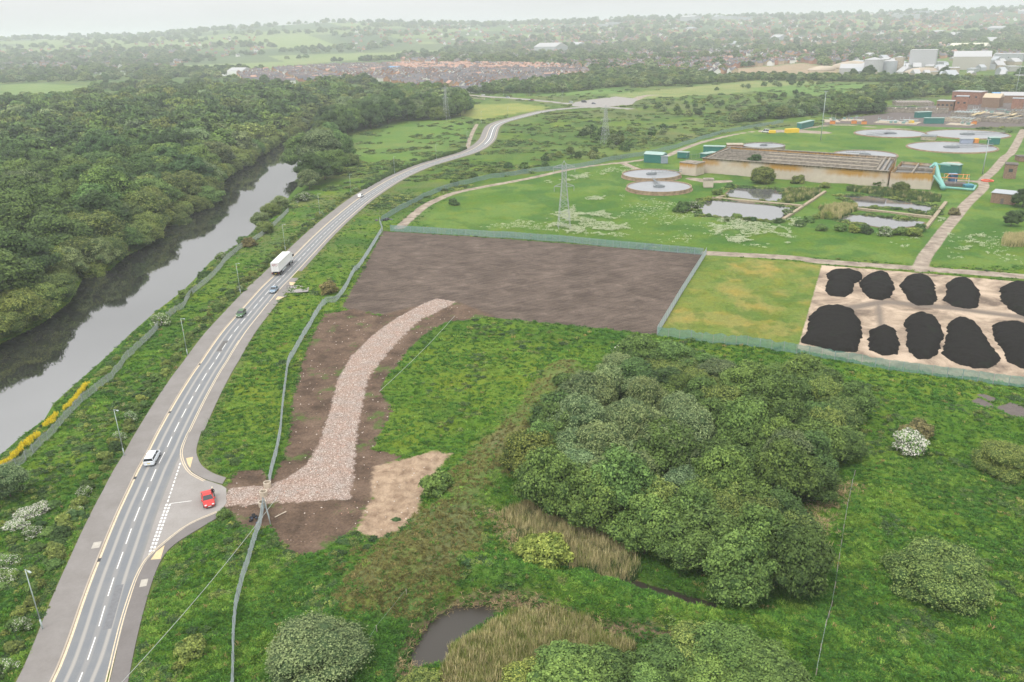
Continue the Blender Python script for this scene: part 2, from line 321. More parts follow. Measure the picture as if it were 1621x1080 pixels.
def height(P, z=None):
    if z is None: z = zones(P)
    x, y = P[:, 0], P[:, 1]; r = np.hypot(x, y)
    flat = un(z['hard'], z['soil'] + .5, z['disc'], z['yard'], z['track'], z['lag'] - 1, z['slab'])
    wgt = sstep(0.3, 3.5, flat)
    n1 = fbm(x, y, 9, 4, 3) - .5; n2 = 1 - np.abs(2 * fbm(x, y, 2.2, 3, 9) - 1)
    h = wgt * (n1 * 1.2 + (n2 - .75) * .95 * sstep(400, 150, r)) + .0
    h += wgt * (2.5 * np.exp(-(sdline(P, bundA, 0) / 5.0) ** 2) + 1.7 * np.exp(-(sdline(P, bundB, 0) / 3.2) ** 2))
    rim = sdpoly(P, rimA); h -= 1.5 * sstep(2.5, -1.0, rim) * wgt; h += wgt * 1.0 * np.exp(-(sdline(P, bundC, 0) / 3.0) ** 2)
    h -= 1.0 * sstep(2, 0, z['pond']); dk = sstep(1.5, .1, sdpoly(P, ditch)); h = h * (1 - dk) - 1.1 * dk
    h -= .35 * sstep(.5, -1.5, z['works']) * (fbm(x, y, 3, 3, 5) - .3)
    h += .22 * sstep(.3, -.8, z['rubble'])
    # river cutting
    rv = z['river']; side = sstep(9, .3, rv) * sstep(0, 1.5, z['hard'] + 1.0)
    h = np.where(rv > 0, h * (1 - side) + (LZ + .15) * side ** .9, np.maximum(LZ - 2.2, LZ + .15 + rv * 1.2))
    k = r > 2200
    if k.any():
        xp = 810.5 + (x / np.maximum(y, 1)) * F / math.cos(PITCH) * .93
        hz = np.interp(xp, HILLX, HILLZ) * sstep(2300, 5600, r) * (0.93 + .14 * fbm(x, y, 900, 3, 31))
        h = np.where(k, h + hz, h)
    return h
def hz(x, y):
    return float(height(np.array([[x, y]], float))[0])
def at(px, py, z=0.):
    p = G(px, py, z); return float(p[0]), float(p[1])
# ================================================================ ground material
def ground_mat():
    t = NT('ground_cover'); p = t.pos()
    n03 = t.noise(3.2, 4, p, .6); n1 = t.noise(.9, 4, p, .6); n5 = t.noise(.16, 3, p); n20 = t.noise(.035, 3, p)
    tint = t.attr('tint', 'Color')
    g = t.mix(1., tint, t.rng(n03, .25, .75, .74, 1.26), 'MULTIPLY'); g = t.mix(1., g, t.rng(n1, .25, .75, .8, 1.2), 'MULTIPLY')
    g = t.mix(t.rng(n5, .45, .7), g, t.mix(1., g, (1.25, 1.02, .8), 'MULTIPLY'))
    g = t.mix(t.rng(n20, .4, .6), g, t.mix(1., g, (.78, .9, .8), 'MULTIPLY'))
    # dead straw patches among the weeds
    st = t.math('MULTIPLY', t.rng(t.noise(.22, 5, p, .7), .6, .68), t.attr('straw'))
    g = t.mix(st, g, (.26, .2, .12))
    def edge(name, wob, nz, w_=.15):
        return t.rng(t.math('ADD', t.attr(name), t.math('MULTIPLY', t.math('SUBTRACT', nz, .5), wob)), -w_, w_, 1, 0)
    nE = t.noise(.8, 5, p, .65)
    # mud / straw rims
    c = t.mix(edge('mud', 2.0, nE, .5), g, t.mix(n03, (.1, .075, .045), (.3, .22, .14)))
    # bare soils
    sv = t.math('ADD', t.math('MULTIPLY', t.noise(.16, 7, t.map(p, (1, 1.5, 1), (0, 0, .12)), .75, .5), .75), t.math('MULTIPLY', t.noise(.06, 4, p), .25)); sv2 = t.noise(2.6, 5, p, .7)
    soil = t.ramp(sv, [(.3, (.055, .041, .033)), (.44, (.095, .072, .058)), (.56, (.14, .107, .087)), (.7, (.23, .18, .145))])
    soil = t.mix(1., soil, t.rng(sv2, .25, .75, .6, 1.4), 'MULTIPLY')
    wv = t.n('ShaderNodeTexWave'); wv.inputs['Scale'].default_value = .16; wv.inputs['Distortion'].default_value = 6; wv.inputs['Detail'].default_value = 4; wv.inputs['Detail Scale'].default_value = .6; t.l(t.map(p, (1, 1, 1), (0, 0, 1.0)), wv.inputs['Vector'])
    soil = t.mix(t.math('MULTIPLY', t.rng(wv.outputs['Fac'], .82, .97), .14), soil, (.26, .2, .155))
    wk = t.ramp(t.noise(.2, 5, p, .65), [(.3, (.06, .042, .03)), (.5, (.13, .088, .062)), (.66, (.18, .125, .09))])
    wk = t.mix(t.rng(t.noise(.14, 5, p, .7), .56, .64), wk, (.09, .13, .035))
    wk = t.mix(1., wk, t.rng(sv2, .25, .75, .6, 1.4), 'MULTIPLY')
    vs_ = t.n('ShaderNodeTexVoronoi'); vs_.inputs['Scale'].default_value = 1.1; t.l(p, vs_.inputs['Vector'])
    spk = t.math('LESS_THAN', vs_.outputs['Distance'], .05)
    wk = t.mix(t.math('MULTIPLY', spk, .7), wk, (.5, .44, .38))
    soil = t.mix(t.rng(t.attr('works'), -.4, .8, 1, 0), soil, wk)
    c = t.mix(edge('soil', 2.4, nE, .2), c, soil)
    sd = t.ramp(t.noise(.5, 5, p, .6), [(.3, (.22, .15, .1)), (.6, (.42, .31, .215))])
    c = t.mix(edge('sand', 3.4, nE, .4), c, t.mix(1., sd, t.rng(n03, .3, .7, .85, 1.15), 'MULTIPLY'))
    # brick rubble
    v1 = t.n('ShaderNodeTexVoronoi'); v1.inputs['Scale'].default_value = 5.6; t.l(p, v1.inputs['Vector'])
    rb = t.ramp(t.n('ShaderNodeSeparateColor').outputs[0], [(0, (.36, .3, .255)), (1, (.66, .595, .54))])
    sc_ = rb.node; sep = sc_.inputs[0].links[0].from_node; t.l(v1.outputs['Color'], sep.inputs[0])
    rb = t.mix(t.rng(t.noise(.3, 4, p), .35, .65), rb, t.mix(1., rb, (1.02, .9, .84), 'MULTIPLY'))
    rb = t.mix(t.rng(v1.outputs['Distance'], .25, .55), rb, t.mix(1., rb, (.55, .5, .48), 'MULTIPLY'))
    c = t.mix(edge('rubble', 2.8, nE, .2), c, rb)
    # compost yard paving
    yv = t.ramp(t.noise(.12, 6, p, .62, .6), [(.35, (.17, .13, .1)), (.5, (.4, .31, .23)), (.62, (.56, .44, .33))])
    yv = t.mix(t.rng(t.attr('wheel'), 0, 1), yv, (.2, .165, .135))
    c = t.mix(edge('yard', .8, nE, .15), c, t.mix(1., yv, t.rng(n03, .3, .7, .85, 1.15), 'MULTIPLY'))
    tk = t.ramp(t.noise(.3, 5, p), [(.3, (.2, .16, .13)), (.65, (.42, .35, .28))])
    c = t.mix(edge('track', 1.2, nE, .2), c, t.mix(1., tk, t.rng(n03, .3, .7, .8, 1.2), 'MULTIPLY'))
    c = t.mix(edge('slab', 1.0, nE, .15), c, t.mix(n1, (.1, .085, .085), (.2, .17, .15)))
    bh = t.math('ADD', n03, t.math('MULTIPLY', n1, 1.5))
    t.bump(bh, .5, .7)
    return t.fin(c, .95, spec=.1)
GM = ground_mat()
def build_ground():
    th = np.concatenate([np.arange(62, 2.6, -.085), np.degrees(np.arctan(H / (H / math.tan(R(2.6)) * 1.022 ** np.arange(1, 93))))])
    rr = H / np.tan(np.radians(th)); az = np.radians(np.arange(-52, 52.01, .1))
    RR, AZ = np.meshgrid(rr, az, indexing='ij'); P = np.stack([RR * np.sin(AZ), RR * np.cos(AZ)], -1).reshape(-1, 2)
    nr, na = RR.shape; z = zones(P); h = height(P, z); x, y = P[:, 0], P[:, 1]; r = RR.ravel()
    T = np.empty((len(P), 3)); T[:] = (.092, .172, .02)
    def blend(m_, c): T[:] = T * (1 - m_[:, None]) + np.array(c) * m_[:, None]
    blend(sstep(250, 600, r), (.102, .165, .04)); blend(sstep(1100, 1800, r), (.1, .16, .065))  # tint loses green with distance: some of the haze is put into the colour
    lo = fbm(x, y, 30, 4, 51); blend(sstep(.5, .65, lo) * .7, (.135, .2, .024)); lo2 = fbm(x, y, 14, 4, 57); blend(sstep(.52, .66, lo2) * .5, (.045, .11, .02))
    blend(sstep(.56, .68, fbm(x, y, 60, 4, 71)) * .6 * sstep(250, 400, r), (.14, .19, .06))
    sf = lambda A, w_=4.: sstep(w_, -w_, sdpoly(P, A) + (fbm(x, y, 12, 3, 77) - .5) * 14)
    sc = sstep(.5, .6, fbm(x * .7, y, 14, 5, 131)) * sstep(220, 330, r) * (r < 1500); blend(sc * .5, (.06, .115, .034)); blend(sstep(.56, .64, fbm(x * .6, y, 30, 5, 133)) * sstep(220, 330, r) * .5, (.15, .15, .075))
    blend(sf(lawn) * .9, (.1, .182, .028)); blend(sf(lawn) * sstep(.48, .6, fbm(x, y, 25, 4, 5)) * .6, (.15, .23, .055)); blend(sf(lawn) * sstep(.52, .62, fbm(x, y, 11, 4, 6)) * .7, (.06, .14, .03))
    blend(sf(bank, 2.5) * .85, (.15, .18, .06)); blend(sf(bank, 1.) * sstep(.5, .62, lo2) * .45, (.19, .16, .09))
    blend(sstep(3.6, 0, sdline(P, bundB, 0)) * .7, (.17, .26, .04)); blend(sstep(4.5, 1, sdpoly(P, ditch)) * .6, (.04, .1, .02)); blend(sstep(5, 1, np.abs(sdpoly(P, rimA) - 2.5)) * .55, (.045, .12, .025)); blend(sstep(3, 0, sdline(P, bundC, 0)) * .35, (.15, .22, .04)); blend(sstep(2.2, .6, sdline(P, GP([(1300,1100),(1318,1020),(1335,950),(1346,880),(1358,800),(1375,750),(1400,700),(1450,650)]), 0)) * .5, (.14, .21, .035))  # lighter bund crests paint bank shading into the tint; dark rim is tall grass
    blend(sf(meadL) * .6, (.13, .23, .05)); blend(sf(ylawn, 3) * .9, (.27, .29, .09)); blend(sf(meadow) * .8, (.24, .28, .12))
    dm = sstep(1.5, -1., sdpoly(P, dry)); blend(dm, (.16, .21, .045)); blend(dm * sstep(.42, .6, fbm(x, y, 9, 6, 91)) * .8, (.29, .25, .075)); blend(dm * sstep(.54, .62, fbm(x, y, 4, 4, 92)) * .6, (.1, .16, .03))
    blend(sstep(2, -2, sdpoly(P, weeds)) * sstep(.45, .6, fbm(x, y, 10, 4, 15)) * .8, (.11, .19, .035))
    for A, c in farfields: blend(sstep(12, -12, sdpoly(P, A)), c)
    # patchwork of far fields on the hills
    k = r > 2000; cell = _h(np.floor((x + .4 * y) / 330), np.floor((y - .3 * x) / 420), 5); blend(np.where(k & (cell > .6), .8, 0) * 1., (.2, .26, .1)); blend(np.where(k & (cell < .35), .7, 0) * 1., (.06, .1, .05))
    blend(sstep(3.0, .8, z['hard']) * .7, (.13, .15, .05))
    straw = (sstep(2, -2, sdpoly(P, weeds)) * .9 + sstep(25, 10, np.abs(sdpoly(P, rimA))) * .25 + .12 * (r < 300)).clip(0, 1)
    wheel = sstep(2.6, .8, np.minimum(segd(P, GP([(1330,490),(1400,478),(1500,487),(1640,505),(1860,530)])) , segd(P, GP([(1390,480),(1395,520),(1400,545)])) + 1)) * (z['yard'] < 2)
    at_ = {k_: ('FLOAT', z[k_]) for k_ in ('soil', 'works', 'rubble', 'sand', 'yard', 'track', 'mud', 'slab')}
    at_['tint'] = ('FLOAT_COLOR', np.c_[T, np.ones(len(T))]); at_['straw'] = ('FLOAT', straw); at_['wheel'] = ('FLOAT', wheel)
    i = np.arange((nr - 1) * na).reshape(nr - 1, na)[:, :-1].ravel(); Q = np.stack([i, i + na, i + na + 1, i + 1], 1)[:, ::-1]
    V = np.c_[P, h]
    cl = np.zeros(len(P), int)
    for n_, k_, t_ in ((1, 'soil', 0), (2, 'rubble', 0), (3, 'yard', 0), (4, 'track', 0), (5, 'sand', 0)): cl[z[k_] < t_] = n_
    cl[(cl == 4) & (sdpoly(P, worksoil) < 0)] = 0
    fc = cl[Q[:, 0]]
    for n_, nm in enumerate(('ground', 'bare_soil', 'rubble_track', 'compost_yard', 'access_track', 'bare_sand')):
        q = Q[fc == n_]
        if not len(q): continue
        u, inv = np.unique(q, return_inverse=True); q2 = inv.reshape(q.shape).astype(np.int32)
        at2 = {k_: (t_, np.asarray(a)[u]) for k_, (t_, a) in at_.items()}
        link(nm, new_mesh(nm, V[u], q2, [GM], None, at2, True), kind='structure')
build_ground()
# ================================================================ water
def sheet(name, poly, z, mat, kind='structure', label=None, **k):
    P = np.asarray(poly); V = np.c_[P, np.full(len(P), z)]
    ar = (P[:, 0] * np.roll(P[:, 1], -1) - np.roll(P[:, 0], -1) * P[:, 1]).sum()
    f = list(range(len(P))); f = f if ar > 0 else f[::-1]
    return link(name, new_mesh(name, V, [f], [mat]), kind=kind, **k)
def water_mat(name, col, rough=.06, b=.02, sc=.6):
    t = NT(name); p = t.pos(); n_ = t.noise(sc, 4, t.map(p, (1, 2.2, 1), (0, 0, .9)))
    t.bump(n_, b, .35); t.b.inputs['IOR'].default_value = 4.2
    return t.fin(t.mix(t.noise(.08, 3, p), col, [v * .7 for v in col]), rough, spec=.5)
WM = water_mat('river_water', (.03, .03, .026), .03, .006); LM = water_mat('lagoon_water', (.12, .12, .12), .05, .01); PM = water_mat('pond_water', (.045, .037, .028), .3, .02); PM.node_tree.nodes['Principled BSDF'].inputs['IOR'].default_value = 1.5
big = sheet('river', GP([(-300,900),(-400,500),(0,520),(300,330),(480,185),(560,165),(600,172),(520,215),(500,300),(420,390),(200,560),(60,700)], LZ), LZ, WM)
sheet('pond', GP([(630,1070),(652,1005),(690,965),(745,950),(800,958),(790,985),(735,1045)], -1.5), -1.45, PM)
sheet('ditch_water', GP([(940,905),(1000,915),(1060,935),(1145,962),(1140,980),(1060,965),(990,940),(945,925)], -1), -.8, PM)
for q in lagoons:
    sheet('lagoon', q, .09, LM)
# ================================================================ roads
def strip(name, A, B, za, zb, mat, attrs=True, thick=0, **k):
    n = len(A); V = np.vstack([np.c_[A, np.full(n, za)], np.c_[B, np.full(n, zb)]])
    i = np.arange(n - 1); Q = np.stack([i, i + n, i + n + 1, i + 1], 1)
    off = np.r_[np.zeros(n), np.ones(n)]; s = np.r_[0, np.cumsum(np.linalg.norm(np.diff(A, axis=0), axis=1))]
    if thick:
        V = np.vstack([V, V - (0, 0, thick)]); m_ = 2 * n
        Q = np.vstack([Q, np.stack([i + n, i + n + m_, i + 1 + n + m_, i + 1 + n], 1), np.stack([i + 1, i + 1 + m_, i + m_, i], 1), [[0, m_, m_ + n, n]], [[2 * n - 1, 2 * n - 1 + m_, n - 1 + m_, n - 1]]]); off = np.r_[off, off]; s = np.r_[s, s]
        s = np.r_[s, s]
    else: s = np.r_[s, s]
    # consistent upward normals
    e = V[Q[0]]; 
    if np.cross(e[1] - e[0], e[2] - e[0])[2] < 0: Q = Q[:, ::-1]
    return link(name, new_mesh(name, V, Q, [mat], None, {'off': ('FLOAT', off), 's': ('FLOAT', s)}), kind='structure', **k)
def asphalt():
    t = NT('carriageway_asphalt'); p = t.pos(); off = t.math('ABSOLUTE', t.math('MULTIPLY', t.math('SUBTRACT', t.attr('off'), .5), 2 * HW))
    n_ = t.noise(6, 4, p, .7); n2 = t.noise(.3, 4, p)
    c = t.mix(n_, (.145, .155, .168), (.205, .213, .222)); c = t.mix(t.rng(n2, .4, .65), c, t.mix(1., c, (1.12, 1.09, 1.05), 'MULTIPLY'))
    d = t.math('ABSOLUTE', t.math('SUBTRACT', off, 1.5)); c = t.mix(t.rng(d, .12, .34, .75, 0), c, (.37, .345, .31))
    e = t.math('ABSOLUTE', t.math('SUBTRACT', off, .05)); c = t.mix(t.rng(e, .15, .4, .5, 0), c, (.3, .285, .265))
    c = t.mix(t.rng(off, 2.5, 3.0, 0, .35), c, (.3, .27, .22))
    return t.fin(c, .85)
def paving(name, a, b, sc=3):
    t = NT(name); p = t.pos(); c = t.mix(t.noise(sc, 5, p, .7), a, b); c = t.mix(t.rng(t.noise(.25, 4, p, .6), .35, .65), c, t.mix(1., c, (.86, .85, .84), 'MULTIPLY'))
    return t.fin(c, .9)
AS = asphalt(); FW = paving('footway_tarmac', (.2, .186, .174), (.27, .25, .236)); AP = paving('junction_tarmac', (.26, .24, .225), (.35, .33, .31)); KB = paving('kerb_concrete', (.36, .31, .25), (.46, .4, .33)); FW2 = paving('dark_footway_tarmac', (.15, .14, .135), (.22, .2, .19))
WH = plain('road_paint_white', (.78, .77, .74), .7, var=.15, sc=3); YL = plain('road_paint_yellow', (.6, .5, .36), .7, var=.15, sc=3); TC = plain('buff_tactile_paving', (.6, .46, .27), .85, var=.12, sc=4)
strip('road', offset(cen, -HW), offset(cen, HW), .030, .030, AS)
sheet('junction_road', apron, .024, AP)
strip('footway', offset(cen, -HW - 4.1), offset(cen, -HW - .28), .125, .125, FW, thick=.3)
strip('kerb', offset(cen, -HW - .28), offset(cen, -HW - .06), .135, .135, KB, thick=.3)
def split(y0, y1):
    q = [i for i in range(len(cen)) if y0 <= cen[i, 1] <= y1]; return cen[q[0]:q[-1] + 1]
yA = float(G(300, 690)[1])
farc = cen[cen[:, 1] > float(G(400, 540)[1]) - 3]
inn = np.vstack([GP([(345,812),(300,832),(260,862),(235,885),(222,907),(211,935),(196,988),(176,1072),(168,1110)])])
out = GP([(345,820),(320,835),(280,860),(260,880),(246,908),(231,955),(216,1015),(203,1080),(198,1110)])
inn2 = smooth(inn, 8); out2 = smooth(out, 8)
strip('footway', resample(inn2, n=80), resample(out2, n=80), .125, .125, FW2, thick=.3)
inn = smooth(np.vstack([GP([(352,767),(325,759),(303,746),(292,728),(290,712),(299,686)]), ]), 8); up = offset(cen, HW + .05); up = up[(up[:, 1] > yA + .5)]
inn3 = np.vstack([inn, up[(up[:, 1] < float(G(470, 440)[1]))]])
out3 = np.vstack([smooth(GP([(358,757),(345,753),(332,747),(320,738),(314,727),(311,712),(318,686)]), 8), offset(cen, HW + 2.5)[(offset(cen, HW + 2.5)[:, 1] > yA + .8) & (offset(cen, HW + 2.5)[:, 1] < float(G(470, 440)[1]))]])
strip('footway', resample(inn3, n=160), resample(out3, n=160), .125, .125, FW, thick=.3)
fr = cen[cen[:, 1] > float(G(470, 430)[1])]
strip('footway', offset(fr, HW + .1), offset(fr, HW + 1.4), .1, .1, FW, thick=.3)
strip('road', offset(main, -5), offset(main, 5), .03, .03, AP); sheet('roundabout_road', roundabout, .035, AP)
def paint(name, A, wd, z=.036, mat=WH, on=None, gap=None, ph=0):
    A = np.asarray(A); d = np.r_[0, np.cumsum(np.linalg.norm(np.diff(A, axis=0), axis=1))]; f = lambda s: np.array([np.interp(s, d, A[:, 0]), np.interp(s, d, A[:, 1])])
    mb = MB(); s = ph
    if on is None: on = 2.0; gap = 0
    while s < d[-1] - .05:
        e = min(s + on, d[-1]); a, b = f(s), f(e); t_ = b - a; t_ /= np.linalg.norm(t_) + 1e-9; n_ = np.array([t_[1], -t_[0]]) * wd / 2
        ta = f(min(s + .1, d[-1])) - f(max(s - .1, 0)); ta /= np.linalg.norm(ta); na = np.array([ta[1], -ta[0]]) * wd / 2
        tb = f(min(e + .1, d[-1])) - f(max(e - .1, 0)); tb /= np.linalg.norm(tb) + 1e-9; nb = np.array([tb[1], -tb[0]]) * wd / 2
        mb.add([(*(a + na), z), (*(b + nb), z), (*(b - nb), z), (*(a - na), z)], [(3, 2, 1, 0)]); s = e + gap
    V = np.vstack(mb.v); q = V[:4]; 
    if np.cross(q[1] - q[0], q[2] - q[0])[2] * -1 < 0: mb.f = [f_[::-1] for f_ in mb.f]
    return mb.build(name, mat, kind='structure')
c0 = cen[cen[:, 1] < float(G(769, 229)[1])]; i0 = float(np.linalg.norm(cen[0] - G(139, 1045)))
paint('centre_line', c0, .13, on=4, gap=2, ph=(i0 % 6))
c1 = cen[cen[:, 1] > float(G(769, 229)[1])]; paint('centre_line', c1, .5)
paint('edge_line', offset(cen, -HW + .12), .34, mat=YL); paint('edge_line', offset(farc, HW - .12), .28, mat=YL)
n_ = resample(inn3, .5)[: int(len(resample(inn3, .5)) * .42)]
yin = np.vstack([smooth(GP([(325,761),(302,748),(291,730),(289,712),(298,688)]), 6), offset(cen, HW - .1)[(offset(cen, HW - .1)[:, 1] > yA + 1) & (offset(cen, HW - .1)[:, 1] < float(G(400, 540)[1]) + 2)]])
yin = resample(yin, .6); paint('double_yellow_line', yin, .15, z=.05, mat=YL); paint('double_yellow_line', offset(yin, -.32), .15, z=.05, mat=YL)
yl = resample(smooth(GP([(345,811),(300,831),(260,861),(235,884),(220,909),(209,938),(193,990),(173,1075),(165,1110)]), 6), .6)
paint('double_yellow_line', yl, .15, z=.05, mat=YL); paint('double_yellow_line', offset(yl, .32), .15, z=.05, mat=YL)
Z = lambda a, b: (200 + a / 4.91, 680 + b / 4.91)
paint('give_way_line', GP([Z(420, 262), Z(320, 570)]), .2, z=.042, on=.75, gap=.45)
paint('give_way_line', GP([Z(315, 580), Z(178, 972)]), .3, z=.042, on=.6, gap=.35); paint('give_way_line', GP([Z(340, 580), Z(210, 950)]), .3, z=.042, on=.6, gap=.35)
paint('give_way_line', GP([Z(345, 577), Z(508, 556)]), .12, z=.042)
sheet('tactile_paving', GP([Z(465, 228), Z(520, 218), Z(497, 305), Z(478, 275)]), .131, TC); sheet('tactile_paving', GP([Z(299, 905), Z(268, 1012), Z(190, 1018), Z(235, 955)]), .131, TC)
sheet('tactile_paving', GP([(458,447),(468,448),(463,453),(459,452)]), .131, TC); sheet('tactile_paving', GP([(440,470),(450,471),(441,475),(436,475)]), .131, TC)
# gullies and repair patches
pat = plain('tarmac_patch', (.13, .125, .12), .9); gul = plain('drain_iron', (.06, .06, .06), .7); palep = plain('pale_repair_patch', (.42, .39, .34), .9)
def rectp(name, px, py, L_, W_, mat, z):
    p = G(px, py); i = int(np.argmin(((cen - p) ** 2).sum(1))); t_ = cen[min(i + 1, len(cen) - 1)] - cen[max(i - 1, 0)]; t_ /= np.linalg.norm(t_); n_ = np.array([t_[1], -t_[0]])
    sheet(name, [p - t_ * L_ / 2 - n_ * W_ / 2, p + t_ * L_ / 2 - n_ * W_ / 2, p + t_ * L_ / 2 + n_ * W_ / 2, p - t_ * L_ / 2 + n_ * W_ / 2], z, mat)
for a, b in ((157, 887), (214, 757), (269, 653), (316, 577)): rectp('drain', a, b, .9, .45, gul, .041)
rectp('repair_patch', 153, 864, 1.6, 1.1, palep, .131); rectp('repair_patch', 228, 924, 1.6, .9, palep, .131); rectp('repair_patch', 300, 700, 5, 1.1, pat, .0345) if False else None
rectp('repair_patch', 352, 548, 7, 1.2, pat, .0345); rectp('repair_patch', 180, 960, 9, 1.0, plain('tarmac_patch_mid', (.17, .172, .178), .88), .0345)
# ================================================================ vegetation
rng = np.random.default_rng(7)
def leaf_mat(name, a, b, hv=.3, sat=.0, flower=None):
    t = NT(name); v = t.attr('lv'); oi = t.n('ShaderNodeObjectInfo').outputs['Random']
    a = [a[0] * .85, a[1] * .9, a[2] * .75]; b = [b[0] * 1.95, b[1] * 1.85, b[2] * 1.5]; c = t.mix(v, a, b); c = t.mix(1., c, t.rng(oi, 0, 1, 1 - hv, 1 + hv), 'MULTIPLY')  # leaf tones vary in themselves; the dark end also paints shadow gaps into crowns
    q = t.math('FRACT', t.math('MULTIPLY', oi, 7.13)); c = t.mix(t.rng(q, .5, 1, 0, .8), c, t.mix(1., c, (1.16, 1.03, .85), 'MULTIPLY'))
    q2 = t.math('FRACT', t.math('MULTIPLY', oi, 23.7)); c = t.mix(t.rng(q2, .6, 1, 0, .7), c, t.mix(1., c, (.8, .98, 1.15), 'MULTIPLY'))
    if flower: c = t.mix(t.math('GREATER_THAN', t.attr('fl'), .5), c, flower)
    return t.fin(c, .75, spec=.25)
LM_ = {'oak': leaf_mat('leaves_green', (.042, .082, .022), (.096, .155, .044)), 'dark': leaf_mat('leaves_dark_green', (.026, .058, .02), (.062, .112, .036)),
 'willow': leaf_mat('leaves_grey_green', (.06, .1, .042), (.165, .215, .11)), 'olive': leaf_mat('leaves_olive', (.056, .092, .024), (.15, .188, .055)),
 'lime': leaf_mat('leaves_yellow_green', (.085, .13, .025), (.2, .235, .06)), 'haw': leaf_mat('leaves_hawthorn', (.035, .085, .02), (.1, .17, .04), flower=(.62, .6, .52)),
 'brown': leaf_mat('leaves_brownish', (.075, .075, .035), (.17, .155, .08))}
BARK = plain('bark', (.11, .085, .06), .95, sc=4, var=.3)
ICO = None
def ico(sub):
    import bmesh
    bm = bmesh.new(); bmesh.ops.create_icosphere(bm, subdivisions=sub, radius=1)
    V = np.array([v.co[:] for v in bm.verts]); Fc = np.array([[v.index for v in f.verts] for f in bm.faces]); bm.free(); return V, Fc
ICOS = {1: ico(1), 2: ico(2)}
def crown(name, mat, R0, Hc, z0, npuff, ncard, cs, seed, flower=0., shape='dome', flat=.85):
    """A crown: many puffs of leaf faces over dark inner lumps. R0 radius, Hc crown height, z0 its foot."""
    g = np.random.default_rng(seed); V = []; Fs = []; lv = []; fl = []; n = 0
    C = []; RR_ = []
    for i in range(npuff):
        a = i * 2.39996 + g.uniform(-.3, .3); u = (i + .5) / npuff
        if shape == 'cone': zz = u; rr_ = R0 * (1 - .85 * zz) * g.uniform(.5, 1)
        elif shape == 'bush': zz = g.uniform(.0, .85); rr_ = R0 * math.sqrt(max(0, 1 - zz ** 2)) * math.sqrt(g.uniform(.15, 1)) * .86
        else: zz = math.sqrt(g.uniform(0.02, 1)) if i % 3 else g.uniform(.1, .6); rr_ = R0 * .8 * math.sqrt(max(.02, 1 - (zz * .98) ** 2.2)) * g.uniform(.62, 1.22)
        pr = R0 * g.uniform(.17, .36) * (.75 if shape == 'cone' else 1)
        C.append((rr_ * math.cos(a), rr_ * math.sin(a), z0 + pr * .5 + zz * (Hc - pr * 1.2))); RR_.append(pr)
    C.append((0, 0, z0 + Hc * .42)); RR_.append(min(R0 * .7, Hc * .45)); C = np.array(C); RR_ = np.array(RR_)
    iv, fi = ICOS[2 if ncard > 3000 else 1]
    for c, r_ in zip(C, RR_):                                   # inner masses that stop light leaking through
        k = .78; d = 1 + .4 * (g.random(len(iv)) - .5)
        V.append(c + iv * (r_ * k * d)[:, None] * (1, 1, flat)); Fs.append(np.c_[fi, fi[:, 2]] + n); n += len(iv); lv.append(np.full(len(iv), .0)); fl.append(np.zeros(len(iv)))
    per = RR_ ** 2; per = (per / per.sum() * ncard * 1.5).astype(int)
    pts = []; nor = []; pid = []
    for i, (c, r_) in enumerate(zip(C, RR_)):
        d = g.normal(size=(per[i], 3)); d /= np.linalg.norm(d, axis=1)[:, None]; d[:, 2] = np.where(d[:, 2] < -.35, -d[:, 2], d[:, 2])
        P = c + d * (r_ * g.uniform(.74, 1.2, per[i]))[:, None] * (1, 1, flat)
        keep = np.ones(len(P), bool)
        for j, (c2, r2) in enumerate(zip(C, RR_)):
            if j != i and abs(c2 - c).max() < r_ + r2: keep &= (((P - c2) / (1, 1, flat)) ** 2).sum(1) > (.82 * r2) ** 2
        pts.append(P[keep]); nor.append(d[keep]); pid.append(np.full(keep.sum(), i))
    P = np.vstack(pts); D = np.vstack(nor); pid = np.concatenate(pid)
    if len(P) > ncard: q = g.permutation(len(P))[:ncard]; P, D, pid = P[q], D[q], pid[q]
    m_ = len(P); N = D * .9 + g.normal(size=(m_, 3)) * .42 + (0, 0, .25); N /= np.linalg.norm(N, axis=1)[:, None]
    up = g.normal(size=(m_, 3)); a_ = np.cross(N, up); a_ /= np.linalg.norm(a_, axis=1)[:, None]; b_ = np.cross(N, a_)
    ce = np.floor(P / (cs * 3.4)).astype(np.int64); P = P + D * ((_h(ce[:, 0] + 57 * ce[:, 2], ce[:, 1], seed) - .5) * cs * 2.2)[:, None]
    s = cs * g.uniform(.5, 1.25, m_)[:, None]; asp = g.uniform(.5, .95, m_)[:, None]
    Q = np.stack([P - a_ * s, P - b_ * s * asp + N * s * .12, P + a_ * s, P + b_ * s * asp], 1).reshape(-1, 3)
    V.append(Q); Fs.append(np.arange(m_ * 4).reshape(-1, 4) + n)
    pb = g.uniform(.1, .7, len(C)); ce = np.floor(P / (cs * 3.4)).astype(np.int64); hh = _h(ce[:, 0] + 57 * ce[:, 2], ce[:, 1], seed)
    v = np.clip(pb[pid] * .6 + hh * .55 - .1 + g.normal(size=m_) * .12, 0, 1); lv.append(np.repeat(v, 4))
    fp = g.random(len(C)) < .93
    fl.append(np.repeat(((g.random(m_) < flower) & fp[pid] & (D[:, 2] > -.35)).astype(float), 4))
    V = np.vstack(V); Fs = np.vstack(Fs)
    tri = Fs[:, 2] == Fs[:, 3]; faces = [list(f[:3]) if t_ else list(f) for f, t_ in zip(Fs, tri)]
    return new_mesh(name, V, faces, [mat], None, {'lv': ('FLOAT', np.concatenate(lv)), 'fl': ('FLOAT', np.concatenate(fl))})
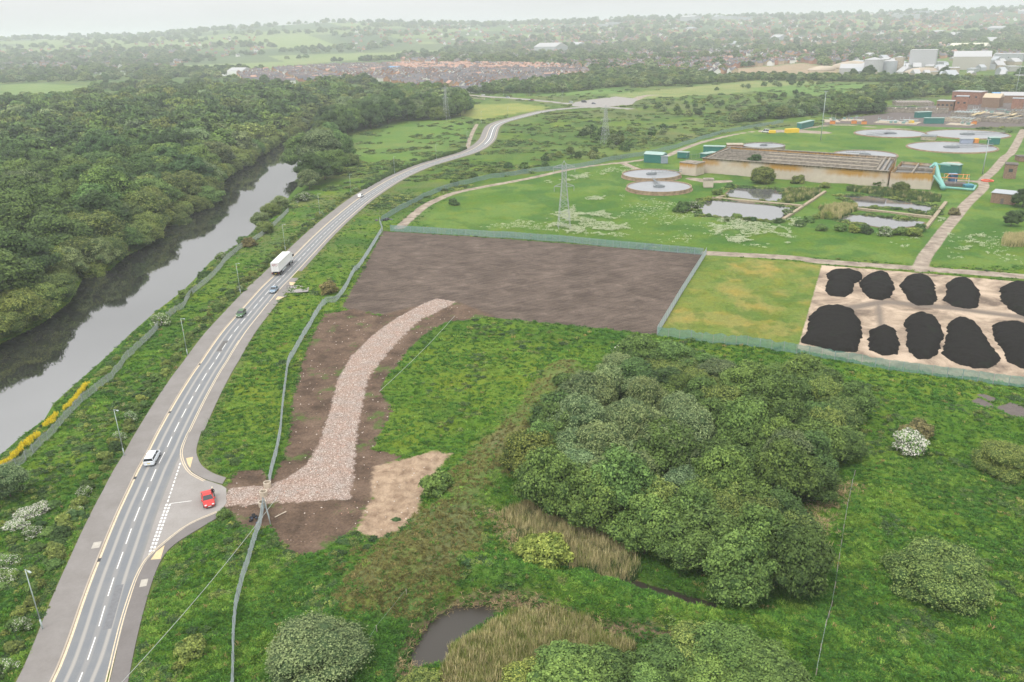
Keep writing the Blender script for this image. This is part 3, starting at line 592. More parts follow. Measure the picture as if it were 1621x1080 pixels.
def trunk_mesh(name, h, r, seed, nl=5, spread=2.5):
    g = np.random.default_rng(seed); mb = MB()
    b = [(0, 0, -.6)]; 
    for k in range(1, 6): b.append((g.normal() * .12 * k * r, g.normal() * .12 * k * r, h * k / 5))
    mb.tube(b, r, 8, r1=r * .35)
    for k in range(nl):
        a = k * 2.4 + g.uniform(-.4, .4); z = h * g.uniform(.3, .8)
        mb.tube([(0, 0, z), (math.cos(a) * spread * .5, math.sin(a) * spread * .5, z + h * .22), (math.cos(a) * spread, math.sin(a) * spread, z + h * .38)], r * .45, 5, r1=r * .12)
    return mb.mesh(name, BARK, True)
class Proto: pass
PR = {}
def proto(key, mk, R0, Ht, npuff, ncard, cs, seed, z0f=.12, flower=0., shape='dome', tr=.22, flat=.85):
    p = Proto(); p.R = R0; p.H = Ht
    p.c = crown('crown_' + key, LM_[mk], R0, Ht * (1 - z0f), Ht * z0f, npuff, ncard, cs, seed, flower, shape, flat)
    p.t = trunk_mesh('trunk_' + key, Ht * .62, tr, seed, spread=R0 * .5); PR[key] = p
NC = 13000
for i in range(3): proto('oak%d' % i, 'oak', 5.2, 9.5, 46, NC, .19, 10 + i)
for i in range(2): proto('dark%d' % i, 'dark', 5.0, 10.5, 44, NC, .19, 20 + i)
for i in range(2): proto('willow%d' % i, 'willow', 5.2, 9.5, 54, NC, .16, 30 + i)
for i in range(2): proto('olive%d' % i, 'olive', 5.4, 8.5, 56, NC, .17, 40 + i, z0f=.03, shape='bush')
proto('lime0', 'lime', 3.0, 3.8, 26, 6000, .16, 50, z0f=.0, shape='bush', tr=.1)
proto('haw0', 'haw', 2.6, 3.6, 24, 6000, .15, 60, z0f=.0, shape='bush', tr=.1, flower=.5)
proto('haw1', 'haw', 2.8, 3.8, 24, 6000, .15, 61, z0f=.0, shape='bush', tr=.1, flower=.22)
for i in range(2): proto('shrub%d' % i, 'oak' if i else 'olive', 2.2, 2.6, 22, 3500, .16, 70 + i, z0f=.0, shape='bush', tr=.07)
proto('shrub2', 'dark', 2.2, 2.8, 22, 3500, .16, 72, z0f=.0, shape='bush', tr=.07)
proto('brown0', 'brown', 2.6, 3.6, 26, 4000, .15, 80, z0f=.0, shape='bush', tr=.08)
proto('near0', 'willow', 5.0, 6.6, 90, 26000, .12, 83, z0f=.0, shape='bush', tr=.12)
proto('bigbush', 'olive', 5.4, 6.6, 80, 26000, .12, 81, z0f=.0, shape='bush', tr=.12)
def plant(key, x, y, s=1., sz=None, name='tree', label='', cat='tree', group=None, rz=None, z=None):
    p = PR[key]; z = hz(x, y) if z is None else z
    r = thing(name, label, cat, (x, y, z - .1), rng.uniform(0, 6.28) if rz is None else rz, group, (s, s, s if sz is None else sz))
    if cat == 'tree' and key[:3] == 'wil': r.name = 'willow_tree'; r['category'] = 'willow'
    if cat == 'tree' and key[:3] == 'oli': r.name = 'sallow_tree'; r['category'] = 'sallow'
    link('crown', p.c, r); link('trunk', p.t, r); return r
def pick(ks, w=None): return ks[int(rng.choice(len(ks), p=None if w is None else np.array(w) / np.sum(w)))]
def inpoly(P, A): return sdpoly(np.atleast_2d(P), A) < 0
def scatter_px(poly, d0, zc=0, jit=.42, grow=0):
    """points on a jittered hexagonal lattice of the ground inside a polygon given in pixels"""
    A = GP(poly, zc); lo, hi = A.min(0), A.max(0); out = []
    ys = np.arange(lo[1], hi[1], d0 * .866)
    for j, y in enumerate(ys):
        xs = np.arange(lo[0] + (j % 2) * d0 / 2, hi[0], d0); out.append(np.stack([xs, np.full(len(xs), y)], 1))
    P = np.vstack(out); P = P + rng.uniform(-jit, jit, P.shape) * d0
    return P[sdpoly(P, A) < 0]
# ---- the copse in the middle
COPSE = [(800,775),(835,720),(880,690),(905,640),(945,612),(975,578),(1030,562),(1100,575),(1180,590),(1250,600),(1330,622),(1372,655),(1358,690),(1335,720),(1340,755),(1300,780),(1255,782),(1240,800),(1262,850),(1268,905),(1270,945),(1220,950),(1160,935),(1120,910),(1095,880),(1020,862),(970,835),(900,812),(850,800)]
cp_ = scatter_px(COPSE, 5.5, 2.0)
for x, y in cp_:
    px_ = 810.5 + x / (y * cp + (H - 4) * sp) * F; d = np.hypot(x, y)
    nearW = inpoly([x, y], GP([(880,690),(945,620),(1010,600),(1090,640),(1120,720),(1060,790),(930,770),(880,740)], 4))[0]
    q = rng.random()
    if nearW: k = pick(['willow0', 'willow1', 'oak0', 'brown0'], [5, 5, .6, .4])
    else: k = pick(['oak0', 'oak1', 'oak2', 'olive0', 'olive1', 'dark0', 'willow0'], [5, 5, 5, 2.5, 2.5, .25, .9])
    s = rng.uniform(.68, 1.02); s = s * 1.8 if k == 'brown0' else s
    plant(k, x, y, s, s * (rng.uniform(.8, 1.3) if y < G(1100, 640)[1] else rng.uniform(.62, .85)), 'tree', {'w': 'silvery grey-green willow in the copse beside the reeds', 'o': 'green broadleaf tree in the dense copse below the compost yard', 'd': 'dark green tree in the dense copse below the compost yard', 'b': 'brownish half-bare bush among the willows of the copse'}[k[0]] if k[:2] != 'ol' else 'olive green sallow in the dense copse below the compost yard', 'tree', 'trees of the copse')
# ---- single bushes and shrubs that can be pointed at
def one(key, px, py, rpx, label, name='shrub', cat='shrub', sz=1., group=None):
    x, y = at(px, py); d = math.sqrt(x * x + y * y + H * H); s = rpx * d / F / PR[key].R
    return plant(key, x, y, s, s * sz, name, label, cat, group)
one('haw0', 1437, 722, 24, 'white-blossomed hawthorn bush standing alone on the right hand grass', 'hawthorn_bush', 'bush')
one('brown0', 1450, 700, 21, 'small reddish brown bush just behind the white hawthorn', 'bush', 'bush')
one('bigbush', 1592, 742, 40, 'dark olive bush at the right edge of the picture', 'bush', 'bush', .75)
one('bigbush', 1478, 932, 63, 'big rounded olive green bush standing alone in the right hand grass', 'bush', 'bush', .85)
one('shrub1', 693, 790, 28, 'low green bush between the bare sand and the brownish bank', 'bush', 'bush')
one('shrub2', 627, 824, 8, 'tiny green tuft-like bush growing on the bare sand', 'bush', 'bush', .5)
one('shrub1', 895, 630, 22, 'bright green bush at the top left corner of the copse', 'bush', 'bush')
one('lime0', 838, 880, 25, 'smaller yellow-green sallow bush left of its larger neighbour by the reeds', 'sallow_bush', 'bush', 1.0)
one('lime0', 870, 893, 38, 'larger yellow-green sallow bush beside the pale reeds', 'sallow_bush', 'bush', 1.0)
one('near0', 505, 1052, 72, 'large grey-green bush at the bottom left of the middle, above the fence', 'bush', 'bush', .55)
one('olive1', 663, 1095, 44, 'yellow-green bush at the bottom edge below the pond', 'bush', 'bush', .6)
one('shrub0', 304, 1037, 24, 'olive bush alone in the rough grass between road and fence', 'bush', 'bush')
one('willow1', 18, 790, 27, 'grey-green round tree by the fence at the left edge', 'tree', 'tree', .9)
for a, b, r_, k in ((45, 815, 16, 1), (28, 835, 15, 2), (62, 805, 16, 3), (50, 845, 14, 4)): one('haw1' if k == 4 else 'haw0', a, b, r_, 'cream-flowering bush in the clump beside the round grey-green tree', 'flowering_shrub', 'shrub', .6, 'cream flowering clump left of the road')
for a, b in ((8, 895), (12, 920), (5, 1060)): one('haw1', a, b, 17, 'cream-speckled bush at the left edge of the picture', 'flowering_shrub', 'shrub', .6, 'cream-speckled bushes at the left edge')
for a, b, r_, k in ((995, 575, 30, 'haw1'), (1035, 573, 24, 'haw1'), (1068, 574, 26, 'haw1')): one(k, a, b, r_, 'cream-speckled bush in the short row below the dry grass field', 'hawthorn_bush', 'bush', .9, 'row of bushes at the upper corner of the copse')
for a, b, r_ in ((840, 1085, 50), (900, 1068, 56), (960, 1078, 56), (1020, 1095, 46), (1060, 1060, 52), (1100, 1045, 50), (1150, 1062, 56), (1200, 1085, 52), (1115, 1098, 50), (900, 1110, 60), (1010, 1050, 26), (1230, 1112, 50)): one(pick(['oak0', 'oak1', 'olive0', 'oak2']), a, b, r_, 'broad green tree in the thicket at the bottom edge of the picture', 'tree', 'tree', .62, 'thicket at the bottom edge')
one('shrub2', 372, 735, 9, 'small green shrub at the corner of the junction footway', 'shrub', 'shrub'); one('shrub1', 355, 818, 12, 'leafy shrub growing at the lower corner of the junction', 'shrub', 'shrub', .8)
one('brown0', 520, 463, 15, 'small brownish bush between the lay-by and the palisade fence', 'bush', 'bush')
one('haw1', 255, 515, 15, 'cream-flowering bush beside the riverside fence', 'bush', 'bush', .8); one('shrub1', 293, 470, 11, 'small dark bush on the riverside fence', 'bush', 'bush')
one('brown0', 1510, 340, 8, 'dry brownish scrub at the corner of the right lagoon', 'bush', 'bush')
for a, b, r_, k in ((1207, 290, 19, 'olive1'), (1193, 276, 15, 'dark0'), (1263, 290, 12, 'shrub0'), (1080, 335, 14, 'shrub2'), (1096, 330, 10, 'haw1'), (1150, 351, 5, 'shrub1'), (1166, 347, 9, 'shrub1'), (1182, 350, 6, 'shrub1'), (1192, 350, 6, 'shrub2'), (1122, 343, 5, 'shrub2'), (1232, 353, 7, 'shrub2'), (1265, 358, 9, 'shrub2'),
    (1305, 298, 9, 'shrub0'), (1395, 295, 11, 'shrub1'), (1425, 305, 12, 'olive0'), (1300, 365, 9, 'shrub1'), (1330, 365, 10, 'shrub1'), (1352, 367, 10, 'shrub0'), (1370, 368, 10, 'shrub2'), (1400, 372, 11, 'haw1'), (1425, 372, 11, 'shrub1'), (1445, 374, 13, 'shrub0'), (1455, 365, 10, 'shrub2'), (1120, 318, 8, 'shrub0'), (1135, 308, 9, 'shrub1'), (1155, 298, 8, 'shrub2'),
    (1245, 340, 8, 'haw1'), (1290, 345, 8, 'shrub0'), (1600, 358, 11, 'dark0'), (1618, 328, 13, 'dark1'), (1612, 343, 9, 'shrub2'), (1280, 352, 9, 'shrub1'), (1310, 345, 8, 'olive0')): one(k, a, b, r_, 'green shrub growing on the margin of the settling lagoons', 'shrub', 'shrub', .9, 'shrubs around the lagoons')
one('shrub2', 718, 325, 9, 'lone dark shrub on the works grass below the access track', 'shrub', 'shrub')
# ---- hedge shrubs lining the footway and the riverside scrub
def along(pxs, step, keys, rad, label, group, name='shrub', jitter=.5, sz=1., cat='shrub'):
    A = resample(smooth(GP(pxs), 4), step)
    for x, y in A:
        x += rng.normal() * jitter; y += rng.normal() * jitter; k = pick(keys); s = rad * rng.uniform(.7, 1.25) / PR[k].R
        plant(k, x, y, s, s * sz * rng.uniform(.7, 1.1), name, label, cat, group)
hedge = offset(cen, -HW - 6.6)
hedge = resample(hedge[(hedge[:, 1] < float(G(560, 300)[1]))], 2.1)
for x, y in hedge:
    k = pick(['shrub0', 'shrub1', 'shrub2', 'haw1'], [4, 3, .7, .4]); s = rng.uniform(.9, 1.5) / PR[k].R; plant(k, x + rng.normal() * .5, y + rng.normal() * .6, s, s * rng.uniform(.75, 1.15), 'shrub', 'low green shrub in the row planted along the back of the left footway', 'shrub', 'shrubs lining the left footway')
h2 = offset(cen, -HW - 4.6); h2 = resample(h2[(h2[:, 1] > float(G(560, 300)[1])) & (h2[:, 1] < float(G(745, 236)[1]))], 2.6)
for x, y in h2:
    k = pick(['shrub1', 'shrub2']); s = 1.5 / PR[k].R; plant(k, x, y, s, s, 'shrub', 'dark green shrub in the clipped row beside the far bend of the road', 'shrub', 'shrubs lining the far bend')
P_ = scatter_px([(0,900),(40,850),(85,800),(150,690),(250,570),(330,480),(380,430),(330,490),(240,600),(160,720),(110,850),(60,960),(0,1080)], 4.2)
for x, y in P_[:70]:
    if rng.random() < .6: k = pick(['shrub2', 'shrub1', 'willow0', 'brown0', 'haw1'], [5, 3, .6, .2, .5]); s = rng.uniform(.9, 1.9) / PR[k].R; plant(k, x, y, s, s * .55, 'shrub', 'sprawling bramble clump on the rough bank between river fence and road', 'bramble', 'bramble clumps left of the road')
along([(5,722),(60,672),(120,622),(180,575),(240,520),(300,462),(345,420),(385,388)], 3.0, ['shrub2', 'shrub1', 'shrub0'], 1.2, 'low green shrub between the riverside fence and the water', 'shrubs along the near river bank', sz=.7)
for a, b, r_, k in ((395, 390, 12, 'brown0'), (413, 355, 15, 'willow0'), (430, 338, 17, 'olive0'), (420, 368, 14, 'olive1'), (385, 385, 10, 'shrub2'), (445, 330, 13, 'willow1'), (480, 318, 12, 'haw1'), (320, 430, 9, 'shrub2'), (350, 405, 9, 'haw1'), (335, 430, 8, 'shrub0'), (498, 292, 25, 'dark0'), (515, 285, 26, 'oak0'), (508, 262, 32, 'willow0'), (484, 262, 32, 'oak1'), (535, 275, 22, 'oak2'), (490, 300, 18, 'willow1'), (535, 255, 26, 'oak1'), (555, 262, 14, 'olive0')):
    one(k, a, b, r_, 'bushy tree on the right hand bank of the river', 'tree' if r_ > 13 else 'shrub', 'tree' if r_ > 13 else 'shrub', .9, 'bushes and trees on the right hand river bank')
# ---- woodland across the river: front rank are trees of their own, the rest one mass
WOOD = [(-80,560),(0,535),(62,505),(108,474),(130,433),(172,424),(203,398),(230,386),(256,366),(272,346),(308,328),(347,312),(354,292),(374,268),(400,252),(432,232),(458,216),(478,206),(496,192),(520,178),(556,168),(560,155),(545,146),(455,150),(380,150),(300,143),(230,138),(150,142),(105,150),(95,168),(70,150),(40,148),(0,158),(-80,160)]
wp = scatter_px(WOOD, 12.6, 2.0); wd = np.hypot(wp[:, 0], wp[:, 1]); wp = wp[np.argsort(wd)]; wr = sdpoly(wp, river)
wp = wp[(wr > 5) & (np.hypot(wp[:, 0], wp[:, 1]) < 1050)]
bk_ = resample(smooth(GP([(-40,585),(0,550),(67,516),(110,484),(133,443),(173,434),(200,410),(227,398),(253,379),(267,358),(290,356),(310,339),(345,325),(349,305),(368,280),(396,264),(428,241),(452,226),(470,217),(492,202)], LZ), 3), 7.5)
for x, y in offset(bk_, -4.5):
    k = pick(['olive0', 'olive1', 'willow1', 'oak0'], [5, 5, .8, 1.5]); s = rng.uniform(.85, 1.4); plant(k, x, y, s, s * rng.uniform(.7, 1.0), 'tree', 'rounded bushy tree overhanging the far edge of the river', 'tree', 'bank trees overhanging the river')
far_pts = []
for i, (x, y) in enumerate(wp):
    rv = sdpoly(np.array([[x, y]]), river)[0]
    if rv < 11: k = pick(['olive0', 'olive1', 'willow0', 'willow1', 'oak0'], [5, 5, 1, 1, 1])
    else: k = pick(['oak0', 'oak1', 'oak2', 'dark0', 'dark1', 'olive0', 'willow0', 'lime0'], [4, 4, 4, 3.5, 3.5, 2.5, .8, .0])
    s = rng.uniform(1.15, 2.25) * (1.08 if rv > 11 else .95); 
    if k == 'lime0': s *= 1.7
    zz = s * rng.uniform(.7, .98) * (1.0 if rv > 15 else .9)
    if i < 170:
        lb = {'o': 'spreading green broadleaf tree in the woodland across the river', 'd': 'dark green tree in the woodland across the river', 'w': 'grey-green willow in the woodland across the river', 'l': 'yellow-green tree in the woodland across the river'}[k[0]]
        if k[:2] == 'ol': lb = 'olive green willow at the water side of the woodland across the river'
        plant(k, x, y, s, zz, 'tree', lb, 'tree', 'woodland trees across the river')
    else: far_pts.append((x, y, s, zz, k))
# ================================================================ instanced masses (stuff)
def gn_scatter(name, P, rot, scale, idx, objs, label, cat, sv=None):
    n = len(P); me = bpy.data.meshes.new(name); me.vertices.add(n); me.vertices.foreach_set('co', np.asarray(P, np.float32).ravel())
    for k, t_, a in (('rz', 'FLOAT', rot), ('pi', 'INT', idx)):
        q = me.attributes.new(k, t_, 'POINT'); q.data.foreach_set('value', np.asarray(a, np.float32 if t_ == 'FLOAT' else np.int32))
    q = me.attributes.new('sc', 'FLOAT_VECTOR', 'POINT'); S = np.asarray(scale, np.float32); S = S if S.ndim == 2 else np.stack([S, S, S], 1)
    q.data.foreach_set('vector', S.astype(np.float32).ravel())
    o = link(name, me, label=label, cat=cat, kind='stuff')
    col = bpy.data.collections.new(name + '_kinds')
    for i, od in enumerate(objs):
        ob = bpy.data.objects.new('%s_kind_%02d' % (name, i), od); col.objects.link(ob)
    g = bpy.data.node_groups.new(name, 'GeometryNodeTree')
    g.interface.new_socket('Geometry', in_out='INPUT', socket_type='NodeSocketGeometry'); g.interface.new_socket('Geometry', in_out='OUTPUT', socket_type='NodeSocketGeometry')
    N = g.nodes.new; gi = N('NodeGroupInput'); go = N('NodeGroupOutput'); m2 = N('GeometryNodeMeshToPoints'); ip = N('GeometryNodeInstanceOnPoints'); ci = N('GeometryNodeCollectionInfo')
    ci.inputs['Collection'].default_value = col; ci.inputs['Separate Children'].default_value = True; ci.inputs['Reset Children'].default_value = True
    def na(nm, dt):
        a = N('GeometryNodeInputNamedAttribute'); a.data_type = dt; a.inputs['Name'].default_value = nm; return a.outputs['Attribute']
    cx = N('ShaderNodeCombineXYZ'); lk = g.links.new
    lk(gi.outputs[0], m2.inputs[0]); lk(m2.outputs[0], ip.inputs['Points']); lk(ci.outputs[0], ip.inputs['Instance']); ip.inputs['Pick Instance'].default_value = True
    lk(na('pi', 'INT'), ip.inputs['Instance Index']); lk(na('rz', 'FLOAT'), cx.inputs[2]); lk(cx.outputs[0], ip.inputs['Rotation']); lk(na('sc', 'FLOAT_VECTOR'), ip.inputs['Scale']); lk(ip.outputs[0], go.inputs[0])
    md = o.modifiers.new('scatter', 'NODES'); md.node_group = g; return o
FK = [k for k in PR if k[:3] in ('oak', 'dar', 'wil', 'oli')]
# light crowns for the far masses
FARM = []
for i, mk in enumerate(('oak', 'oak', 'dark', 'dark', 'olive', 'willow')): FARM.append(crown('far_crown_%d' % i, LM_[mk], 5.4, 9.2, .3, 26, 2200, .4, 200 + i))
def far_stuff(name, pts, label):
    pts = np.array(pts); 
    if not len(pts): return
    P = np.c_[pts[:, :2], height(pts[:, :2])]
    gn_scatter(name, P, rng.uniform(0, 6.28, len(P)), pts[:, 2:5], pts[:, 5].astype(int), FARM, label, 'trees')
ki = {'oak': [0, 1], 'dar': [2, 3], 'oli': [4], 'wil': [5], 'lim': [4]}
far_stuff('woodland', [(x, y, s, s, zz, pick(ki[k[:3]])) for x, y, s, zz, k in far_pts], 'distant canopy of the woodland beyond the river, running on to the horizon side')
# ---- belts of trees farther off: nearest are individuals
BELTS = [([(560,160),(600,150),(700,150),(742,170),(735,185),(700,190),(640,192),(590,205),(545,215),(510,238),(500,222),(520,200),(545,180)], 11.5, 1.5), ([(740,150),(790,137),(860,132),(940,122),(1000,112),(1090,116),(1130,126),(960,140),(860,150),(790,148)], 11, 1.0),
 ([(1330,190),(1395,183),(1390,172),(1350,162),(1322,170)], 9, 1.2), ([(1000,140),(1200,128),(1350,130),(1621,134),(1800,138),(1800,133),(1621,129),(1350,125),(1200,122),(1000,132)], 9, .8), ([(1160,196),(1320,180),(1330,172),(1290,168),(1180,186),(1150,194)], 9, .8), ([(1360,165),(1500,150),(1621,150),(1800,158),(1800,142),(1621,138),(1450,138),(1370,148)], 10, .85),
 ([(1080,150),(1200,140),(1330,136),(1330,128),(1240,130)], 22, .55), ([(940,226),(990,235),(985,212),(930,205),(915,215)], 12, .6), ([(1000,220),(1060,215),(1050,205),(990,208)], 16, .5), ([(740,290),(1000,240),(1060,225),(960,232),(800,265),(700,300)], 13, .42), ([(600,262),(720,262),(790,215),(740,250),(650,290)], 18, .38),
 ([(1100,190),(1150,180),(1320,160),(1330,150),(1230,150),(1060,165),(1000,172)], 20, .5), ([(1620,420),(1700,430),(1700,380),(1630,380)], 10, .5)]
nb = 0
for bi, (poly, d0, sc0) in enumerate(BELTS):
    fp_ = []
    for x, y in scatter_px(poly, d0):
        if hardsd(np.array([[x, y]]))[0] < 3 or sdpoly(np.array([[x, y]]), worksoil)[0] < 4: continue
        k = pick(FK, None); s = sc0 * rng.uniform(.8, 1.3)
        if nb < 110 and bi not in (1, 3): plant(k, x, y, s, s * rng.uniform(.8, 1.1), 'tree', ['green tree in the belt on the right bank before the bridge', '', 'tall dark tree of the round clump behind the pipework', 'tree in the hedge line in front of the quarry works', 'green tree in the row behind the works perimeter fence', 'green tree in the belt behind the brick works building', 'low tree scattered on the rough land before the quarry', 'bush near the foot of the second pylon', 'bush on the rough slope beside the perimeter fence', 'scrub bush outside the works perimeter fence', 'scrub bush on the slope right of the road', 'scrub bush dotted over the rough green land', 'bush at the dry reed bed on the right edge'][bi], 'tree', ['belt on the right bank', '', 'round clump behind the pipework', 'hedge line before the quarry', 'row behind the works fence', 'belt behind the brick building', 'trees before the quarry', 'bushes around the second pylon', 'bushes beside the perimeter fence', 'scrub outside the works fence', 'scrub on the road slope', 'scrub on the rough land', 'bushes at the right edge'][bi]); nb += 1
        else: fp_.append((x, y, s, s, s * .9, rng.integers(0, 6)))
    far_stuff('tree_belt', fp_, 'belt of trees between the brick estate and the rough green land' if bi == 1 else 'remaining trees of a belt behind the works, merging with the haze')
# ---- far countryside: hedgerow trees and woods thinning towards the horizon
def far_country():
    out = []
    for (y0, y1, dens, s) in ((133, 100, 2300, 1.25), (104, 82, 3600, 1.5), (86, 66, 3600, 1.9), (70, 52, 3200, 2.6), (56, 42, 2600, 4.0)):
        px_ = rng.uniform(-60, 1680, dens); py_ = rng.uniform(y1, y0, dens) + (810 - px_) * .0259
        P = G(px_, py_); ok = np.hypot(P[:, 0], P[:, 1]) < 8500; P = P[ok]
        f = fbm(P[:, 0] * .35, P[:, 1], 160, 4, 61); keep = f > .485
        for A, c in farfields: keep &= sdpoly(P, A) > 4
        keep &= sdpoly(P, ESTATE) > 3; keep &= hardsd(P) > 8; keep &= sdpoly(P, meadow) > 3; keep &= sdpoly(P, INDUS) > 3
        for x, y in P[keep]: q = s * rng.uniform(.8, 1.4); out.append((x, y, q, q, q * rng.uniform(.7, 1), rng.integers(0, 6)))
    far_stuff('distant_trees', out, 'hazy trees and hedgerows spread over the distant countryside')
ESTATE = GP([(375,118),(440,110),(540,105),(640,103),(760,103),(880,105),(935,112),(930,126),(850,129),(800,141),(740,150),(660,141),(610,130),(560,128),(470,134),(385,132)])
INDUS = GP([(1180,110),(1320,104),(1420,96),(1520,92),(1640,90),(1640,125),(1420,124),(1300,118)])
far_country()
# ================================================================ grass tufts, reeds and flowers (stuff)
def blades(name, n, w_, h_, spread, mats, seed, lean=.35, fl=False):
    g = np.random.default_rng(seed); V = []; Fc = []; lv = []
    for i in range(n):
        a = g.uniform(0, 6.28); r_ = spread * math.sqrt(g.random()); b = np.array((math.cos(a) * r_, math.sin(a) * r_, -.05)); d = np.array((math.cos(a + g.normal()), math.sin(a + g.normal()), 0)) * lean * g.uniform(.3, 1.4) * h_
        hh = h_ * g.uniform(.55, 1.15); t_ = g.uniform(0, 6.28); s = np.array((math.cos(t_), math.sin(t_), 0)) * w_ * g.uniform(.6, 1.3)
        k = len(V); V += [b - s, b + s, b + s * .9 + d * .35 + (0, 0, hh * .6), b - s * .9 + d * .35 + (0, 0, hh * .6), b + d + (0, 0, hh)]; Fc += [[k, k + 1, k + 2, k + 3], [k + 3, k + 2, k + 4]]; lv += [g.random()] * 5
    return new_mesh(name, V, Fc, mats, None, {'lv': ('FLOAT', lv)})
def tuft_mat(name, a, b):
    t = NT(name); oi = t.n('ShaderNodeObjectInfo').outputs['Random']; c = t.mix(t.attr('lv'), [a[0] * 1.3, a[1] * 1.25, a[2] * .95], [b[0] * 1.4, b[1] * 1.3, b[2]])
    c = t.mix(1., c, t.rng(oi, 0, 1, .72, 1.28), 'MULTIPLY'); return t.fin(c, .8, spec=.2)
TG = [tuft_mat('grass_green', (.04, .12, .018), (.09, .2, .03)), tuft_mat('grass_dark', (.025, .085, .018), (.05, .135, .024)), tuft_mat('grass_light', (.09, .18, .03), (.16, .26, .05)), tuft_mat('grass_olive', (.085, .085, .035), (.16, .155, .06)), tuft_mat('grass_straw', (.2, .16, .08), (.36, .29, .16))]
TUFT = [blades('grass_tuft_%d' % i, 26, .06, .3, .5, [TG[i]], 300 + i, .9) for i in range(4)] + [blades('dry_tuft', 18, .04, .5, .4, [TG[4]], 310)]
NETTLE = [crown('nettle_%d' % i, m_, .7, .6, -.1, 9, 260, .085, 320 + i, shape='bush') for i, m_ in enumerate((LM_['dark'], LM_['oak'], LM_['olive']))]
def ground_tufts():
    n = 110000; px_ = rng.uniform(-40, 1660, n); py_ = rng.uniform(300, 1110, n) ** 1.0
    P = G(px_, py_); z = zones(P); r = np.hypot(P[:, 0], P[:, 1])
    lawnm = sdpoly(P, lawn) < 0; dr = sdpoly(P, dry) < 1
    k = (z['hard'] > .3) & (z['river'] > .4) & (z['soil'] > -.3) & (z['sand'] > 0) & (z['yard'] > 0) & (z['track'] > 0) & (z['pond'] > .1) & (z['slab'] > 0) & (z['lag'] > .5) & ~lawnm & (r < 420)
    k &= ~dr
    P = P[k]; h = height(P, None); m_ = len(P); x, y = P[:, 0], P[:, 1]
    v = fbm(x, y, 5, 4, 41); lo2 = fbm(x, y, 14, 4, 57); idx = np.where(rng.random(m_) < .5, 0, np.where(v > .57, 2, 1)); idx = np.where((lo2 > .55) & (rng.random(m_) < .6), 1, idx)
    bk = sdpoly(P, bank) + (v - .5) * 12 < 0; idx = np.where(bk & (rng.random(m_) < .85), 3, idx)
    idx = np.where(rng.random(m_) < .012, 4, idx); wd_ = sdpoly(P, weeds) < 0
    net = ~bk & ((fbm(x, y, 7, 3, 99) > .6) & (rng.random(m_) < .15)) | (wd_ & (rng.random(m_) < .2)); idx = np.where(net, 5 + rng.integers(0, 3, m_), idx)
    rr_ = np.hypot(x, y); S = rng.uniform(.55, 1.2, m_) * np.where(rr_ < 160, .95, 1.25); S = np.stack([S, S, S * rng.uniform(.5, 1.0, m_)], 1)
    S[net] *= np.array([1.1, 1.1, .9])
    gn_scatter('rough_grass', np.c_[P, h], rng.uniform(0, 6.28, m_), S, idx, TUFT + NETTLE, 'long rough grass and nettles covering the open ground around the copse and road', 'grass')
ground_tufts()
RM = tuft_mat('reed_straw', (.27, .25, .15), (.46, .43, .3)); RG = tuft_mat('reed_green', (.12, .17, .05), (.24, .28, .1)); RD = tuft_mat('reed_dark', (.035, .075, .03), (.07, .12, .045))
REED = [blades('reed_a', 26, .035, 1.7, .5, [RM], 400, .18), blades('reed_b', 26, .035, 1.5, .5, [RG], 401, .18), blades('reed_c', 26, .05, 1.3, .6, [RD], 402, .2)]
def reeds(name, A, n, wts, label, sc=1.):
    lo, hi = A.min(0), A.max(0); P = rng.uniform(lo, hi, (n, 2)); P = P[sdpoly(P, A) + (fbm(P[:, 0], P[:, 1], 3, 3, 8) - .5) * 3 < 0]; P = P[sdpoly(P, pond) > -.1] if n else P
    h = height(P); m_ = len(P); gn_scatter(name, np.c_[P, h], rng.uniform(0, 6.28, m_), rng.uniform(.7, 1.15, m_) * sc, rng.choice(3, m_, p=wts), REED, label, 'reeds')
reeds('reeds', reedA, 7500, [.38, .5, .12], 'tall straw and green reeds filling the foreground pond'); reeds('reeds', reedB, 3000, [.55, .2, .25], 'pale reeds between the yellow-green bushes and the copse')
for A, wt in ((reedC, [.05, .15, .8]), (reedD, [.25, .25, .5]), (reedE, [.05, .1, .85]), (reedF, [.7, .2, .1])): reeds('reeds', A, 2500, wt, 'dense green reeds standing in a settling lagoon' if A is not reedF else 'dry straw reed bed at the right edge', 1.3)
FM = plain('cow_parsley_white', (.5, .53, .36), .8, var=.1)
def scrub():
    n = 16000; px_ = rng.uniform(430, 1660, n); py_ = rng.uniform(128, 330, n); P = G(px_, py_); z = zones(P)
    f = fbm(P[:, 0] * .7, P[:, 1], 14, 5, 131); k = (f > .49) & (z['hard'] > 2) & (z['river'] > 3) & (z['soil'] > 2) & (z['track'] > 1.5) & (sdpoly(P, lawn) > 2) & (sdpoly(P, worksoil) > 1) & (sdpoly(P, ylawn) > 0) & (sdpoly(P, meadow) > 0)
    Lm = [resample(np.vstack([q, q[:1]]), .8) for q in lagoons]; Lm = np.vstack(Lm); Lm = np.repeat(Lm, 2, 0); Lm = Lm + rng.normal(size=Lm.shape) * 1.3; Lm = Lm[(un(*[sdpoly(Lm, q) for q in lagoons]) > .1) & (fbm(Lm[:, 0], Lm[:, 1], 9, 3, 2) > .42)]
    P = np.vstack([P[k], Lm]); m_ = len(P); S = rng.uniform(1.0, 3.2, m_) ** 1.0 * (.6 + np.hypot(P[:, 0], P[:, 1]) / 900); gn_scatter('low_scrub', np.c_[P, height(P)], rng.uniform(0, 6.28, m_), np.stack([S * 1.3, S, S * rng.uniform(.35, .8, m_)], 1), rng.choice(3, m_, p=[.12, .48, .4]), NETTLE, 'low bramble and weed scrub covering the rough land beyond the road', 'scrub')
scrub()
STR = tuft_mat('dead_straw', (.2, .165, .11), (.34, .28, .19))
